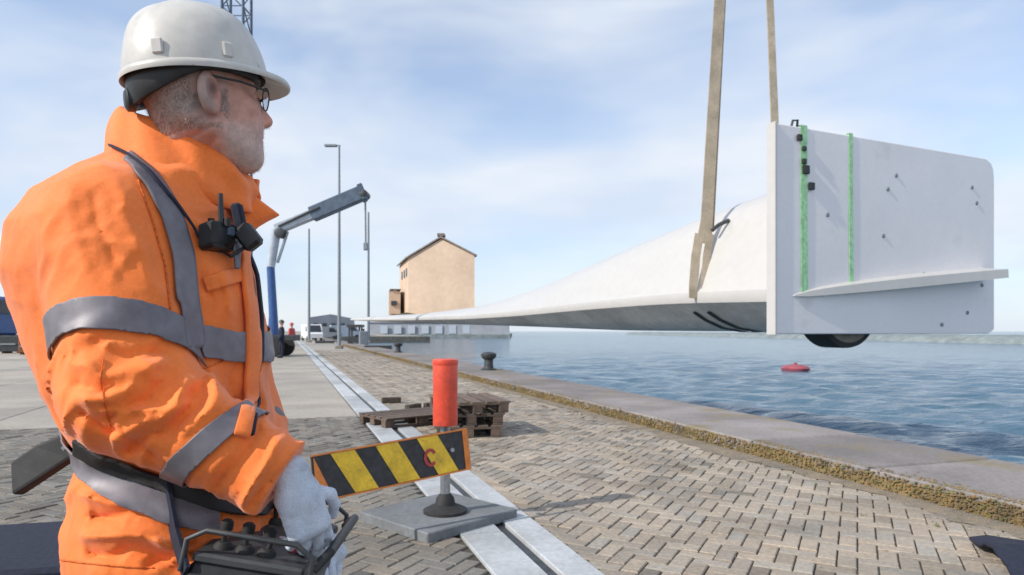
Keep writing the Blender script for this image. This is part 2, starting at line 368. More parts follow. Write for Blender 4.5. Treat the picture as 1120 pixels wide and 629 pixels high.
# moss growing on the inner face and foot of the kerb
mb = MB()
def blob(c, r, h, tone, n=5):
    r *= .46; h *= .5
    vs = []; a0 = random.random() * 6
    for (rr, hh) in ((1, 0), (.72, .6), (.25, 1)):
        for i in range(n):
            th = a0 + 6.283 * i / n; j = random.uniform(.75, 1.2)
            vs.append(Vector(c) + Vector((math.cos(th) * r * rr * j, math.sin(th) * r * rr * j, hh * h)))
    fs = [(i, (i + 1) % n, n + (i + 1) % n, n + i) for i in range(n)] + [(n + i, n + (i + 1) % n, 2 * n + (i + 1) % n, 2 * n + i) for i in range(n)]
    fs.append(tuple(range(2 * n, 3 * n))); mb.add(vs, fs, tone)
def mossd(u): return .5 + .28 * math.sin(u * .9 + 1) + .25 * math.sin(u * 2.3) + .15 * math.sin(u * 5.1 + 2)
pr_ = random.Random(5)
for i in range(620):
    u0_, u1_ = 1 + i * .1, 1.1 + i * .1; wv = lambda u: .16 + .16 * max(0, mossd(u)) + .02 * math.sin(u * 31) + .03 * math.sin(u * 13)
    tk = pr_.uniform(.7, 1.1)
    mb.add([Q(u0_, KV0 - wv(u0_), .0035), Q(u1_, KV0 - wv(u1_), .0035), Q(u1_, KV0 + .001, .012), Q(u0_, KV0 + .001, .012)], [(0, 3, 2, 1)], (tk * .62, tk * .60, tk * .8))
    hz_ = lambda u: .06 + .07 * min(1, max(0, mossd(u + 3)))
    mb.add([Q(u0_, KV0 - .004, .0), Q(u1_, KV0 - .004, .0), Q(u1_, KV0 - .003, hz_(u1_)), Q(u0_, KV0 - .003, hz_(u0_))], [(0, 1, 2, 3)], (tk, tk, tk))
cnt = 0
while cnt < 34000:
    u = 1.5 + 60 * random.random() ** 1.7
    if random.random() > mossd(u) + .45: continue
    side = random.random(); g_ = random.random()
    tk = random.uniform(.65, 1.1); tone = (tk, tk * random.uniform(.85, 1.05), tk) if g_ > .2 else (.75 * tk, 1.1 * tk, .9 * tk)
    if side < .42:   # foot
        dv = abs(random.gauss(0, .2)); blob(Q(u, KV0 - dv, -.012), random.uniform(.012, .04) * (1.2 - min(dv, .5)), random.uniform(.008, .026), tone)
    elif side < .8: # face
        z = random.uniform(0, KH - .02); blob(Q(u, KV0 - .012, z), random.uniform(.015, .035), random.uniform(.01, .035), tone)
    else:           # top edge
        dv = abs(random.gauss(0, .06)); blob(Q(u, KV0 + .01 + dv, KH - .006), random.uniform(.01, .028), random.uniform(.005, .014), tone)
    cnt += 1
stuff(tag(mb.build('moss', M['moss']), 'yellow olive moss growing along the foot and face of the quay kerb', 'moss'))

# pale concrete strip with the crane rail
strip = thing('rail_strip', 'pale concrete strip with a sunken steel rail running along the quay', 'rail strip', Q(3, ST0))
def beam_mesh(w, L, tone):
    mb = MB(); mb.box((0, 0, -.02), (w, L - .018, .06), tone=tone, bev=.006); return mb.mesh('concrete_beam', M['beam'])
bm1 = [beam_mesh(.27, 1.6, t_) for t_ in (.85, .95, 1.0, 1.1)]; bm2 = [beam_mesh(.21, 1.6, t_) for t_ in (.85, .95, 1.0, 1.1)]
u = -2.2; k = 0
while u < 168:
    for v0, w, ms in ((ST0, .27, bm1), (ST1 - .21, .21, bm2)):
        o = bpy.data.objects.new('concrete_beam', random.choice(ms)); COL.objects.link(o); o.parent = strip
        o.location = Q(u + .8 + (.55 if w < .25 else 0), v0 + w / 2) - strip.location + Vector((0, 0, random.uniform(-.002, .003))); o.rotation_euler = (0, 0, RQ)
    u += 1.6; k += 1
gv = ST0 + .27 + .04
mb = MB(); mb.box(Q(80, gv, -.03), (.05, 176, .036), RQ); mb.build('rail', M['darksteel'], strip)

# herringbone bricks
BL, BW = .21, .105
def brick_mesh(tone):
    mb = MB(); g = .0045; hx, hy = BL / 2 - g, BW / 2 - g; b_ = .005
    vs = []
    for x_, y_, z_ in ((hx, hy, -.032), (hx, hy, -b_), (hx - b_, hy - b_, 0)):
        vs += [(-x_, -y_, z_), (x_, -y_, z_), (x_, y_, z_), (-x_, y_, z_)]
    fs = [(8, 9, 10, 11)]
    for k in range(2):
        for i in range(4):
            j = (i + 1) % 4; fs.append((k * 4 + i, k * 4 + j, k * 4 + 4 + j, k * 4 + 4 + i))
    mb.add(vs, fs, tone); return mb
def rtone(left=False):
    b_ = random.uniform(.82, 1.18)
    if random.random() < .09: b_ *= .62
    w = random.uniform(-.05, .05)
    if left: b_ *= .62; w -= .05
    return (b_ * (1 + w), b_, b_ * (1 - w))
cells = []
ang = RQ + R(45); ex = Vector((math.cos(ang), math.sin(ang), 0)); ey = Vector((-math.sin(ang), math.cos(ang), 0))
# herringbone lattice: horizontal bricks at (i, j) with i - j = 0 mod 4 (units of BW), vertical bricks alongside
org = Q(0, 0)
N_ = 520
for i in range(-N_, N_):
    for j in range(-N_, N_):
        r4 = (i - j) % 4
        if r4 == 0: cx_, cy_, rot = i + 1, j + .5, 0        # covers (i,j),(i+1,j)
        elif r4 == 3: cx_, cy_, rot = i + .5, j + 1, 1      # covers (i,j),(i,j+1)
        else: continue
        p = ex * (cx_ * BW) + ey * (cy_ * BW)
        if p.y < .8 or p.y > 46: continue
        if abs(p.x) > p.y * .82 + .8: continue
        u = p.dot(q_); v = p.dot(n_)
        right = ST1 + .05 < v < KV0 - .045
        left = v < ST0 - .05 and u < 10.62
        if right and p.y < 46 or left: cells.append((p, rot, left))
def pxs(p): return 560 + FPX * p.x / p.y, HOR + FPX * CAMZ / p.y
vis = []
rest = []
for c in cells:
    X_, Y_ = pxs(c[0])
    if 365 < X_ < 1112 and Y_ < 624: vis.append((c[0].length, c))
    elif 0 < X_ < 60 and Y_ < 560: vis.append((c[0].length + .5, c))
    else: rest.append(c)
vis.sort(key=lambda a: a[0])
ind = [c for _, c in vis[:300]]; rest += [c for _, c in vis[300:]]
paving = thing('brick_paving', 'beige herringbone brick paving covering the quay between rail strip and kerb', 'paving', Q(4, 3))
paving['kind'] = 'structure'; 
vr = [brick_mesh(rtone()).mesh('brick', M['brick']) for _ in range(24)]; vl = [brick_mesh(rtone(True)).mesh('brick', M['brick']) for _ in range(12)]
for p, rot, left in ind:
    o = bpy.data.objects.new('brick', random.choice(vl if left else vr)); COL.objects.link(o); o.parent = paving
    o.location = p - paving.location + Vector((0, 0, random.gauss(0, .0026) + .004 * math.sin(p.x * 1.3) * math.sin(p.y * .9)))
    o.rotation_euler = (random.gauss(0, .008), random.gauss(0, .006), ang + rot * math.pi / 2 + random.gauss(0, .008))
big = MB(); base = brick_mesh(1)
bv = np.array(base.v); nb = len(bv)
for p, rot, left in rest:
    th = ang + rot * math.pi / 2 + random.gauss(0, .008); c_, s_ = math.cos(th), math.sin(th)
    tx, ty = random.gauss(0, .008), random.gauss(0, .006)
    x = bv[:, 0] * c_ - bv[:, 1] * s_ + p.x; y = bv[:, 0] * s_ + bv[:, 1] * c_ + p.y
    z = bv[:, 2] + bv[:, 0] * ty + bv[:, 1] * tx + random.gauss(0, .0026) + .004 * math.sin(p.x * 1.3) * math.sin(p.y * .9)
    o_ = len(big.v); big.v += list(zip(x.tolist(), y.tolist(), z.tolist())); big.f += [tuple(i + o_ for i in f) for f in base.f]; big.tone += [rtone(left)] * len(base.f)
stuff(big.build('far_bricks', M['brick'], paving))
def strip_sheet(name, pts, z, m, parent):
    mb = MB(); mb.add([Vector((p[0], p[1], z)) for p in pts], [tuple(range(len(pts)))]); return mb.build(name, m, parent)
strip_sheet('sand_bed', [Q(-3, ST1), Q(-3, KV0), Q(44, KV0), Q(44, ST1)], -.012, M['sand'], paving)
strip_sheet('sand_bed', [Q(-3, -14), Q(-3, ST0), Q(10.62, ST0), Q(10.62, -14)], -.012, M['sand'], paving)
strip_sheet('distant_paving', [Q(44, ST1), Q(44, KV0), Q(170, KV0), Q(170, ST1)], -.003, M['slab'], paving)

mb = MB()
for _ in range(2600):
    u = 2.2 + 14 * random.random() ** 1.6; v = KV0 - .05 - abs(random.gauss(0, .8)); rr_ = random.uniform(.002, .007)
    if v < ST1: continue
    c_ = Q(u, v, -.001); tk = random.uniform(.4, 1.3)
    vs_ = [c_ + Vector((rr_ * random.uniform(.7, 1.2) * math.cos(a_), rr_ * random.uniform(.7, 1.2) * math.sin(a_), random.uniform(0, .3) * rr_)) for a_ in (0, 1.26, 2.5, 3.8, 5.0)] + [c_ + Vector((0, 0, rr_ * .9))]
    mb.add(vs_, [(0, 1, 5), (1, 2, 5), (2, 3, 5), (3, 4, 5), (4, 0, 5)], (tk, tk * .95, tk * .85))
stuff(tag(mb.build('grit', M['slab']), 'loose grit and small pebbles scattered over the brick paving', 'grit'))
mb = MB()
for _ in range(90):
    u = 2.5 + 12 * random.random() ** 1.4; v = KV0 - .06 - abs(random.gauss(0, .35)); c_ = Q(u, v, -.006)
    for _k in range(random.randint(6, 16)):
        a_ = random.random() * 6.28; l_ = random.uniform(.015, .05); d_ = Vector((math.cos(a_), math.sin(a_), random.uniform(.5, 1.6))).normalized(); b_ = c_ + Vector((random.gauss(0, .012), random.gauss(0, .012), 0)); sd__ = d_.cross(Vector((0, 0, 1))).normalized() * .002
        tk = random.uniform(.6, 1.2); mb.add([b_ - sd__, b_ + sd__, b_ + d_ * l_ * .6 + sd__ * .7, b_ + d_ * l_ + Vector((0, 0, -.004))], [(0, 1, 2, 3)], (tk * .6, tk * 1.0, tk * .8))
stuff(tag(mb.build('weeds', M['moss']), 'tiny grass weeds growing in the brick joints near the kerb', 'weeds'))

# concrete slabs to the left of the rail, beyond the bricks
apron = thing('concrete_apron', 'pale concrete slab apron behind the worker on the landward side', 'apron', Q(12, 0)); apron['kind'] = 'structure'
for o_ in (paving, apron):
    del o_['category']; del o_['label']
def slab_mesh(t_):
    mb = MB(); mb.box((0, 0, -.02), (2.48, 2.98, .04), tone=t_, bev=.005); return mb.mesh('concrete_slab', M['slab'])
sms = [slab_mesh((t_, t_ * (1 - .01 * k), t_ * (1 - .02 * k))) for k, t_ in enumerate((.9, 1.0, 1.06, 1.12, .95))]
for iu in range(16):
    for iv in range(13):
        o = bpy.data.objects.new('concrete_slab', random.choice(sms)); COL.objects.link(o); o.parent = apron
        o.location = Q(10.65 + 1.5 + iu * 3, ST0 - .02 - 1.25 - iv * 2.5) - apron.location; o.rotation_euler = (0, 0, RQ)

# ------------------------------------------------------------------ bollards on the kerb
def bollard(u, label):
    p = Q(u, KV0 + .95, KH); t_ = thing('mooring_bollard', label, 'bollard', p, 'mooring bollards on the quay kerb')
    MB().lathe(p, [(.23, -.005), (.23, .04), (.16, .06)], 20).build('base_flange', M['darksteel'], t_, True)
    MB().lathe(p, [(.15, .055), (.13, .15), (.13, .3), (.2, .36), (.23, .42), (.22, .48), (.14, .52), (.03, .53)], 20).build('bollard_head', M['darksteel'], t_, True)
for u_, lb in ((19.1, 'nearest dark iron mooring bollard standing on the kerb right of the red post'),
               (36.3, 'middle dark mooring bollard on the kerb beneath the blade'),
               (66, 'third mooring bollard, small in the distance on the kerb near the blade tip'),
               (90, 'farthest tiny mooring bollard on the kerb beyond the blade tip')):
    bollard(u_, lb)

# ------------------------------------------------------------------ pallets
def pallet(loc, rz, label):
    t_ = thing('wooden_pallet', label, 'pallet', loc, 'pallets stacked behind the red post')
    t_.rotation_euler = (0, 0, rz)
    def part(nm, c, s_, tn):
        mb = MB(); mb.box((0, 0, 0), s_, tone=tn, bev=.003); o = bpy.data.objects.new(nm, mb.mesh(nm, M['wood'])); COL.objects.link(o); o.parent = t_; o.location = c
    for i, y in enumerate((-.35, -.175, 0, .175, .35)):
        tn = random.uniform(.75, 1.15); part('deck_board', (0, y, .133), (1.2, .12 if i % 2 else .14, .02), (tn, tn, tn))
    for x in (-.53, 0, .53): tn = random.uniform(.7, 1.1); part('cross_board', (x, 0, .112), (.14, .8, .02), (tn, tn * .97, tn * .95))
    for x in (-.53, 0, .53):
        for y in (-.33, 0, .33): tn = random.uniform(.6, 1.1); part('block', (x, y, .062), (.14, .12, .078), (tn, tn * .95, tn * .9))
    for y in (-.33, 0, .33): tn = random.uniform(.6, 1.0); part('runner_board', (0, y, .011), (1.2, .12, .02), (tn, tn, tn))
pc = P(509, 472, 8.9); pc.z = .002
for k, lb in enumerate(('bottom weathered wooden pallet of the stack behind the red post', 'second pallet up in the stack behind the red post',
                        'third pallet up in the stack behind the red post, under the top one')):
    pallet(pc + Vector((random.uniform(-.03, .03), random.uniform(-.03, .03), k * .1445)), RQ + R(78 + k * 5), lb)
pc2 = P(449, 462, 9.7); pc2.z = .002
pallet(pc2, RQ + R(20), 'single low wooden pallet lying left of the stack behind the red post')

for k, (px_, py_, rz_, lb) in enumerate(((428, 441, .3, 'dark timber offcut lying farthest left of the pallets'), (452, 449, 1.1, 'dark timber offcut behind the single low pallet'), (474, 447, .7, 'dark timber offcut just left of the red post'),
                                 (433, 457, 2.0, 'dark timber offcut nearest the pale rail strip, beside the low pallet'))):
    Yk = CAMZ * FPX / (py_ - HOR); c_ = P(px_, py_, Yk); tb_ = thing('timber_offcut', lb, 'timber', (c_.x, c_.y, 0), 'timber offcuts round the pallets')
    rt_ = Matrix.Rotation(rz_, 3, 'Z')
    MB().box(c_ + Vector((0, 0, .055)), (.34, .10, .10), rz_, bev=.006, tone=.45).build('beam', M['wood'], tb_)
    MB().box(c_ + rt_ @ Vector((.07, .10, 0)) + Vector((0, 0, .035)), (.20, .08, .06), rz_ + .5, bev=.005, tone=.7).build('batten', M['wood'], tb_)

# ------------------------------------------------------------------ marker post, its slab, and the striped board
bp0 = P(487, 573, 4.66); bp0.z = 0
slab = MB(); slab.box((bp0.x - .05, bp0.y + .05, .03), (.80, .74, .07), RQ + R(28), bev=.008)
ms_ = slab.build('base_slab', M['plate']); tag(ms_, 'flat square concrete slab on the bricks under the striped barrier post', 'slab')
post = thing('marker_post', 'grey steel post with red reflective sleeve and black rubber foot', 'marker post', (bp0.x, bp0.y, .064))
MB().lathe((bp0.x, bp0.y, .064), [(.15, 0), (.15, .02), (.11, .04), (.07, .055), (.06, .1), (.035, .13)], 24).build('rubber_foot', M['rubber'], post, True)
MB().tube([(bp0.x, bp0.y, .12), (bp0.x, bp0.y, .70)], .034, 18).build('pole', M['steel'], post, True)
MB().lathe((bp0.x, bp0.y, 0), [(.075, .655), (.084, .66), (.084, .9), (.085, 1.09), (.082, 1.105), (.07, 1.11)], 28).build('sleeve', M['red'], post, True)
MB().lathe((bp0.x, bp0.y, 0), [(.0865, 1.07), (.088, 1.075), (.088, 1.098), (.0865, 1.103)], 28).build('rim', M['red'], post, True)
# board
A = P(340, 498, 3.93); B_ = P(511, 468, 4.56); A2 = P(352, 553, 3.93); B2 = P(515, 512, 4.56)
bdir = (B_ - A).normalized(); bl = (B_ - A).length; bup = ((A - A2) + (B_ - B2)); bup = (bup - bdir * bup.dot(bdir)).normalized()
bn = bdir.cross(bup).normalized()
if bn.y > 0: bn = -bn
bh = .275
board = thing('warning_board', 'yellow and black striped warning board slanting in front of the red post', 'barrier board', (A2 + B2) / 2)
c0 = A - bup * bh
def bpnt(s_, h_, d_=0): return c0 + bdir * s_ + bup * h_ + bn * d_
mb = MB(); vs = [bpnt(s_, h_, d_) for d_ in (-.012, .0) for s_, h_ in ((0, 0), (bl, 0), (bl, bh), (0, bh))]
mb.add(vs, [(0, 1, 2, 3), (7, 6, 5, 4), (0, 4, 5, 1), (1, 5, 6, 2), (2, 6, 7, 3), (3, 7, 4, 0)]); mb.build('board', M['signblack'], board)
def clip_par(s0, w, sh):   # slanted stripe clipped to the board
    poly = [(s0 + sh, 0.012), (s0 + sh + w, 0.012), (s0 + w, bh - .012), (s0, bh - .012)]
    return [(min(max(x, .012), bl - .05), y) for x, y in poly]
step = .285; s0 = -.17; k = 0
while s0 < bl - .1:
    pl = clip_par(s0, .15, .13)
    if pl[1][0] - pl[0][0] > .01 or pl[2][0] - pl[3][0] > .01:
        mb = MB(); vs = [bpnt(x, y, .0015) for x, y in pl] + [bpnt(x, y, .004) for x, y in pl]
        mb.add(vs, [(4, 5, 6, 7), (7, 6, 5, 4)][:1] + [(0, 4, 5, 1), (1, 5, 6, 2), (2, 6, 7, 3), (3, 7, 4, 0)])
        mb.build('stripe', M['signorange'] if k == 0 else M['yellow'], board)
    s0 += step; k += 1
for s_, w_ in ((bl - .045, .04),):
    mb = MB(); pl = [(s_, .0), (s_ + w_, .0), (s_ + w_, bh), (s_, bh)]
    mb.add([bpnt(x, y, .0015) for x, y in pl] + [bpnt(x, y, .006) for x, y in pl], [(4, 5, 6, 7), (0, 4, 5, 1), (1, 5, 6, 2), (2, 6, 7, 3), (3, 7, 4, 0)])
    mb.build('end_strip', M['signorange'], board)
mb = MB()
for h0, h1 in ((0, .01), (bh - .01, bh)):
    vs = [bpnt(x, y, d_) for d_ in (.001, .007) for x, y in ((0, h0), (bl - .046, h0), (bl - .046, h1), (0, h1))]
    mb.add(vs, [(4, 5, 6, 7), (0, 4, 5, 1), (1, 5, 6, 2), (2, 6, 7, 3), (3, 7, 4, 0)])
mb.build('edge_strip', M['signorange'], board)
# dark red looped mark printed near the post end
mb = MB(); ctr = (bl - .30, bh * .47); pts = []
for i in range(15):
    th = .5 + i * .36; pts.append(bpnt(ctr[0] + .038 * math.cos(th), ctr[1] + .048 * math.sin(th), .0065))
mb.strap(pts, [Vector(p - bpnt(ctr[0], ctr[1], .0065)) for p in pts], .02, .004)
mb.build('printed_mark', M['signred'], board)
mb = MB(); bc = bpnt(bl - .13, bh * .55, -.02)
mb.tube([bpnt(bl - .14, bh * .55, -.075), bpnt(bl - .14, bh * .55, .02)], .014, 10)
mb.box((bp0.x, bp0.y - .045, bc.z), (.11, .05, .05), 0, bev=.005); mb.build('clamp', M['steel'], board, True)

# ------------------------------------------------------------------ dark low box shape lower left, dark crumpled sheet lower right
t_ = thing('dark_box', 'dark navy low box shape behind the worker at the lower left corner', 'case', (-2.55, 2.9, 0))
MB().box((-2.60, 3.02, .145), (1.5, .75, .27), R(14), bev=.03).build('box_body', M['navy'], t_)
MB().box((-2.60, 3.02, .30), (1.54, .79, .06), R(14), bev=.02).build('box_lid', M['navy'], t_)
for dx in (-.35, .35):
    p = Vector((-2.60, 3.02, .25)) + Matrix.Rotation(R(14), 3, 'Z') @ Vector((dx, -.405, 0))
    MB().box(p, (.08, .03, .09), R(14), bev=.005).build('latch', M['steel'], t_)
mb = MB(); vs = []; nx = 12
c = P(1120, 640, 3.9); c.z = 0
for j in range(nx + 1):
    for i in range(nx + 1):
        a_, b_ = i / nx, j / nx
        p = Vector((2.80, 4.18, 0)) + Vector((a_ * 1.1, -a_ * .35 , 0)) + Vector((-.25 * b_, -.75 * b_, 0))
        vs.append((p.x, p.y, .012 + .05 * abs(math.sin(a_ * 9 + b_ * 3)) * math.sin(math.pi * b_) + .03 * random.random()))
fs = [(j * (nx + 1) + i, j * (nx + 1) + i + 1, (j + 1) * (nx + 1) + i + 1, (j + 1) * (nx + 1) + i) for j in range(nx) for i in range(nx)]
mb.add(vs, fs); o = mb.build('crumpled_sheet', M['navy'], None, 60)
tag(o, 'dark navy crumpled sheet lying on the bricks at the lower right corner', 'tarpaulin')
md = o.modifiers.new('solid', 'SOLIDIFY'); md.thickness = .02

# ------------------------------------------------------------------ wind turbine blade
def lerp_tab(tab, x):
    for (x0, y0), (x1, y1) in zip(tab, tab[1:]):
        if x <= x1: return y0 + (y1 - y0) * max(0, (x - x0) / (x1 - x0))
    return tab[-1][1]
root = Vector((5.0, 12.95, 0)); tipd = Vector((-.377, .926, 0)).normalized(); wdir = Vector((.926, .377, 0))
blade = thing('turbine_blade', 'long white wind turbine blade hanging level in slings beside the quay', 'turbine blade', (5.0, 12.95, 1.2))
TL = 51.0
top = [(0, 4.52), (1, 4.48), (3.3, 4.28), (7.5, 3.74), (13, 2.93), (18.5, 2.44), (29, 2.30), (40, 2.42), (51, 2.40)]
lip = [(0, 2.02), (3.3, 2.10), (7.5, 2.06), (13, 1.96), (18.5, 1.93), (29, 2.02), (40, 2.15), (51, 2.30)]
bot = [(0, 1.29), (3.3, 1.29), (7.5, 1.31), (13, 1.45), (18.5, 1.56), (29, 1.76), (40, 1.98), (51, 2.24)]
wid = [(0, 3.2), (3.3, 3.0), (7.5, 2.7), (13, 2.3), (18.5, 1.9), (29, 1.4), (40, .9), (51, .25)]
vs = []; fs = []; NS = 60; prof_n = None
def smoothtab(tab, s_):   # average of neighbours to take the corners out
    return (lerp_tab(tab, s_ - 1.2 if s_ > 1.2 else 0) + 2 * lerp_tab(tab, s_) + lerp_tab(tab, min(s_ + 1.2, TL))) / 4 if 1.2 < s_ < 49 else lerp_tab(tab, s_)
def section(s_):
    zt, zl, zb, w = (smoothtab(t__, s_) for t__ in (top, lip, bot, wid))
    lt = .15 * (w / 3.2) ** .8 + .01     # half height of the lip
    pr = []
    pr.append((0.0, zl - lt)); pr.append((-.03 * w / 3, zl - lt * .3)); pr.append((-.02 * w / 3, zl + lt * .5)); pr.append((.05 * w / 3, zl + lt))
    for a_ in (.1, .2, .3, .4, .5, .6, .7):
        t2 = a_ / .7; pr.append((w * (.02 + .55 * t2), zl + lt + (zt - zl - lt) * (math.sin(t2 * math.pi / 2) ** .85)))
    for a_ in (.25, .5, .75, .93): th = a_ * math.pi / 2; pr.append((w * (.57 + .43 * math.sin(th)), zl + .1 * (zt - zl) + (zt - zl) * .9 * math.cos(th)))
    pr.append((w, zl)); 
    for a_ in (.3, .6, .85): th = a_ * math.pi / 2; pr.append((w * (.5 + .5 * math.cos(th)), zl - (zl - zb) * math.sin(th)))
    for a_ in (1.0, .8, .55, .3, .12): pr.append((w * (.06 + .44 * a_), zb + (zl - lt - .03 - zb) * (1 - math.sin(a_ * math.pi / 2)) ** 1.3))
    return pr
for i in range(NS + 1):
    s_ = TL * (i / NS) ** 1.5
    pr = section(s_); prof_n = len(pr)
    for (w_, z_) in pr: vs.append(root + tipd * (s_ + .12) + wdir * w_ + Vector((0, 0, z_)))
for i in range(NS):
    for k in range(prof_n):
        j = (k + 1) % prof_n; fs.append((i * prof_n + j, i * prof_n + k, (i + 1) * prof_n + k, (i + 1) * prof_n + j))
fs.append(tuple(range(prof_n))); fs.append(tuple(NS * prof_n + k for k in reversed(range(prof_n))))
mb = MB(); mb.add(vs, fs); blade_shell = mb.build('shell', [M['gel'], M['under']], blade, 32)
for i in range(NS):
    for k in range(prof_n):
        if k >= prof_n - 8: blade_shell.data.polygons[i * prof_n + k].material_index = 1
bm_b = [Vector(v) for v in vs]
# root panel
PW, PZ0, PZ1, PT = 6.65, 1.24, 5.20, .17
prt = Vector((4.95, 12.80, 0)); nfr = Vector((.377 * .0 + .416, -.909, 0)).normalized(); pdir = Vector((.909, .416, 0)); pb = -nfr
def PP(w_, z_, d_=0): return prt + pdir * w_ + Vector((0, 0, z_)) + nfr * d_
outl = [(0, PZ0), (PW * .97, PZ0 + .0), (PW, PZ0 + .10), (PW, PZ1 - .45), (PW - .03, PZ1 - .22), (PW - .12, PZ1 - .08), (PW - .32, PZ1), (0, PZ1 + .0)]
mb = MB(); n = len(outl)
vs = [PP(x, z, 0) for x, z in outl] + [PP(x, z, -PT) for x, z in outl]
mb.add(vs, [tuple(range(n)), tuple(range(2 * n - 1, n - 1, -1))] + [(i, i + n, (i + 1) % n + n, (i + 1) % n) for i in range(n)])
pn = mb.build('root_panel', M['panel'], blade)
bv_ = pn.modifiers.new('b', 'BEVEL'); bv_.width = .02; bv_.segments = 2
# bright edge flange on the left
MB().box(PP(-.03, (PZ0 + PZ1) / 2, -PT / 2 + .01), (.06, PT + .05, PZ1 - PZ0 + .04), math.atan2(pdir.y, pdir.x), bev=.01).build('edge_flange', M['gel'], blade)
# rising fin
L_ = PW - .42; nfx = 16; vs = []
for i in range(nfx + 1):
    a_ = i / nfx; w_ = .42 + (L_ - .42) * a_; zc = 1.97 + .60 * a_ ** .9; d0 = .0 + .50 * a_; hh = .015 + .25 * a_ ** .5 * (1 - .5 * a_)
    vs += [PP(w_, zc - hh * .9, -.02), PP(w_ + .02, zc - hh * .75, d0 + .03), PP(w_ + .02, zc + hh * .6, d0 + .02), PP(w_, zc + hh * 1.1, -.02)]
fs = [(i * 4 + k, i * 4 + (k + 1) % 4, (i + 1) * 4 + (k + 1) % 4, (i + 1) * 4 + k) for i in range(nfx) for k in range(4)] + [(3, 2, 1, 0), tuple(nfx * 4 + k for k in range(4))]
mb = MB(); mb.add(vs, fs); mb.build('fin', M['gel'], blade, 30)
# round root end under the panel
cr_ = PP(2.2, 1.83, .0 - PT - .05)
MB().lathe(cr_, [(.80, 0), (.87, 0), (.88, -.05), (.88, -.55), (.6, -.56)], 48, axis=nfr).build('root_ring', M['rubber'], blade, True)
MB().lathe(cr_ + nfr * .012, [(.75, -.02), (.77, 0.0), (.1, .001)], 40, axis=nfr).build('root_core', mat('root_laminate', (.20, .17, .13), .7, noise=(6, .3)), blade, True)
# straps and fixings on the panel
for w_, z0, z1, sw, mt in ((.70, 2.0, 5.22, .17, 'green'), (1.98, 2.14, 5.22, .11, 'green')):
    MB().strap([PP(w_, z1 + .02, -PT * .5), PP(w_, z1 + .02, .012), PP(w_, (z0 + z1) / 2, .014), PP(w_ + .02, z0, .012)], pdir, sw, .008).build('strap', M[mt], blade)
for (x_, y_, s_) in ((873, 151, .11), (878, 163, .08), (880, 186, .15), (886, 204, .13), (878, 177, .09)):
    # ratchet buckles: position read off along the panel
    k_ = (x_ - 560) / FPX; w_ = (k_ * prt.y - prt.x) / (pdir.x - k_ * pdir.y); yy = prt.y + pdir.y * w_; z_ = CAMZ + (HOR - y_) / FPX * yy
    MB().box(PP(w_, z_, .04), (s_, .06, s_ * 1.1), math.atan2(pdir.y, pdir.x), bev=.012).build('buckle', M['black'], blade)
for (x_, y_) in ((980, 192), (971, 207), (966, 258), (1063, 205), (1068, 222), (1074, 312), (1058, 342), (1030, 355), (905, 235), (1010, 300)):
    k_ = (x_ - 560) / FPX; w_ = (k_ * prt.y - prt.x) / (pdir.x - k_ * pdir.y); yy = prt.y + pdir.y * w_; z_ = CAMZ + (HOR - y_) / FPX * yy
    MB().lathe(PP(w_, z_, .0), [(.045, -.01), (.045, .014), (.028, .022), (.0, .03)][:3], 12, axis=nfr).build('fixing', M['greysteel'], blade, True)
# dark chafe straps under the blade below the sling
mb = MB()
def bl_pt(s_, w_, z_): return root + tipd * s_ + wdir * w_ + Vector((0, 0, z_))
for ds in (0, .5):
    pts = []
    for a_ in (0, .12, .3, .55, .8, 1.0):
        pr = section(2.3 + ds - a_ * .9)
        kk = [len(pr) - 1, len(pr) - 2, len(pr) - 3, len(pr) - 4, len(pr) - 5, len(pr) - 6][[0, .12, .3, .55, .8, 1.0].index(a_)]
        w_, z_ = pr[kk]; pts.append(bl_pt(2.42 + ds - a_ * .9, w_ - .02, z_ - .02))
    mb = MB(); mb.strap(pts, tipd, .13, .014); mb.build('chafe_strap', M['black'], blade)

# slings
HOOK = Vector((6.0, 16.0, 18.5))
def sling(pts, w, label, wd, nm='lifting_sling'):
    t_ = thing(nm, label, 'lifting sling', pts[-1], 'tan fabric slings carrying the blade')
    return t_
sa = bl_pt(2.6, -.03, 2.1)
def on_blade(s_):   # band wrapped round the section, near side and over the top
    pr = section(s_); pts = []
    c_ = Vector((sum(p[0] for p in pr) / len(pr), sum(p[1] for p in pr) / len(pr)))
    for (w_, z_) in pr[1:11]:
        d_ = (Vector((w_, z_)) - c_).normalized() * .025; pts.append(bl_pt(s_ + .12, w_ + d_.x, z_ + d_.y))
    return pts
s1 = sling([HOOK, sa], .2, 'left tan webbing sling looped over the blade body, running up out of sight', None)
for dpx, w_ in ((758.5, .20), (770.5, .17)):
    MB().strap([P(dpx, 326, 15.1), P(dpx, 312, 15.12), P(dpx + 2.5, 280, 15.25), P(dpx + 6.5, 256, 15.4)], Vector((1, .1, 0)), w_, .03).build('wrap', M['sling'], s1)
tp = bl_pt(2.6, -.05, 2.35)
st_ = P(771, 262, 15.4); sm_ = P(787, 0, 15.9)
MB().strap([P(770, 266, 15.36), P(773, 240, 15.45), sm_, HOOK], Vector((1, .1, 0)), [.34, .27, .25, .24], .035).build('leg', M['sling'], s1)
MB().strap([P(779, 250, 15.5), sm_ + Vector((.12, .05, 0)), HOOK + Vector((.1, 0, 0))], Vector((1, .1, 0)), .08, .025).build('leg', M['sling'], s1)
mb = MB(); mb.tube([P(779, 252, 15.3), P(786, 246, 15.35), P(797, 241, 15.45)], .045, 8); mb.build('shackle', M['darksteel'], s1, True)
s2 = sling([HOOK, PP(.05, 5.2, -.4)], .2, 'right narrow tan sling running up behind the edge of the white panel', None)
e2 = P(847.5, 138, 13.35); m2 = P(842, 0, 14.0)
